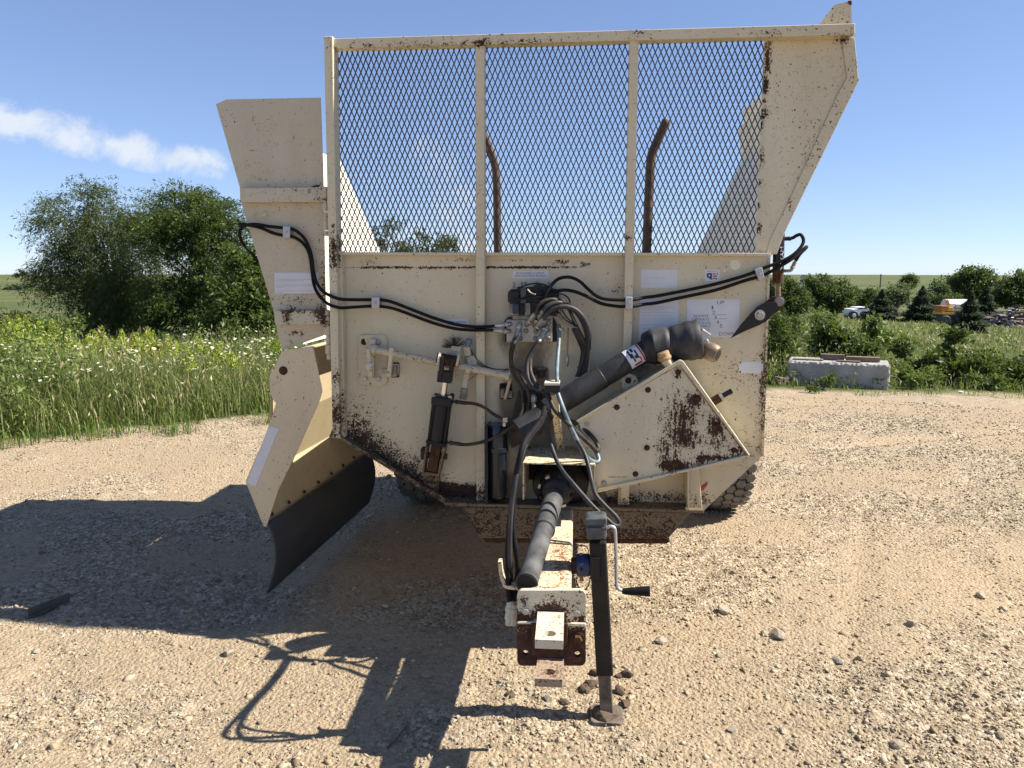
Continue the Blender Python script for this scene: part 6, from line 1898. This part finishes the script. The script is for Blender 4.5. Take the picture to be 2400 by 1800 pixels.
# scrap heap: many tangled pieces
p = WY('N', 2150, 520, 60)
gz = tz(p.x, p.y)
V_, F_ = [], []
for q_ in range(800):
    a_, rr_ = random.uniform(0, 6.28), random.random() ** .6
    hx, hy = rr_ * 3.3 * math.cos(a_), rr_ * 2.2 * math.sin(a_)
    hz = (1 - rr_) * 1.7 * random.random()
    rot = Matrix.Rotation(random.uniform(0, 6.28), 3, 'Z') @ Matrix.Rotation(random.uniform(0, 3), 3, 'X')
    v_, f_ = box((p.x + hx, p.y + hy, gz + hz + .1), (random.uniform(.12, .7), random.uniform(.03, .22), random.uniform(.03, .18)), rot)
    n_ = len(V_)
    V_ += v_
    F_ += [tuple(i + n_ for i in q) for q in f_]
t = NT('mixed_scrap')
t.put(t.b.inputs['Base Color'], t.cramp(t.n('ShaderNodeNewGeometry').outputs['Random Per Island'], [(0, (.03, .03, .035)), (.5, (.10, .085, .075)), (.8, (.2, .13, .09)), (.93, (.45, .45, .45)), (1, (.7, .7, .7))]))
t.b.inputs['Roughness'].default_value = .6
o = mk('scrap_heap', (V_, F_), t.m, kind='stuff')
o['label'] = 'heap of tangled dark scrap metal at the right edge'
for x_, y0_, y1_, lb in ((630, 205, 275, 'utility pole above the spiky thicket, leftmost on the hill line'), (1072, 212, 268, 'utility pole second from left along the hill line'),
                         (1554, 215, 275, 'utility pole third from left along the hill line'), (2046, 225, 290, 'utility pole farthest right along the hill line')):
    Y_p = 330.0
    a_, b_ = WY('N', x_, y0_, Y_p), WY('N', x_, y1_, Y_p)
    g_ = tz(a_.x, a_.y)
    r_ = empty('utility_pole', (a_.x, a_.y, g_))
    tag(r_, lb, 'pole', 'utility poles along the hill')
    mk('pole', cyl((0, 0, -.5), (0, 0, a_.z - g_), .30, 8, .24), M_BARK, r_)
    mk('crossarm', box((0, 0, a_.z - g_ - .8), (.14, 1.8, .16)), M_BARK, r_)
# lattice windmill
a_ = WY('N', 445, 245, 210)
g_ = tz(a_.x, a_.y)
r_ = empty('windmill', (a_.x, a_.y, g_))
tag(r_, 'small pale lattice windmill tower on the green hillside', 'windmill')
H_ = a_.z - g_
gs = []
for sx in (-1, 1):
    for sy in (-1, 1):
        gs.append(bar((sx * 1.5, sy * 1.5, -.3), (sx * .15, sy * .15, H_), .2, .2))
for q_ in range(6):
    f0, f1 = q_ / 6, (q_ + 1) / 6
    for sy in (-1, 1):
        w0, w1 = 1.5 - 1.35 * f0, 1.5 - 1.35 * f1
        gs.append(bar((-w0, sy * w0, H_ * f0), (w1, sy * w1, H_ * f1), .11, .11))
        gs.append(bar((w0, sy * w0, H_ * f0), (-w1, sy * w1, H_ * f1), .07, .07))
mk('tower', join(*gs), M_GALV, r_)
gs = []
for q_ in range(14):
    an = q_ * math.pi / 7
    d_ = Vector((math.cos(an), 0, math.sin(an)))
    c_ = Vector((0, -.4, H_ + .2))
    gs.append(bar(c_ + d_ * .2, c_ + d_ * .8, .2, .03, (0.3, 1, 0)))
mk('fan', join(*gs), M_GALV, r_)
mk('tail_vane', box((.0, 1.4, H_ + .3), (.05, 1.0, .5)), M_GALV, r_)
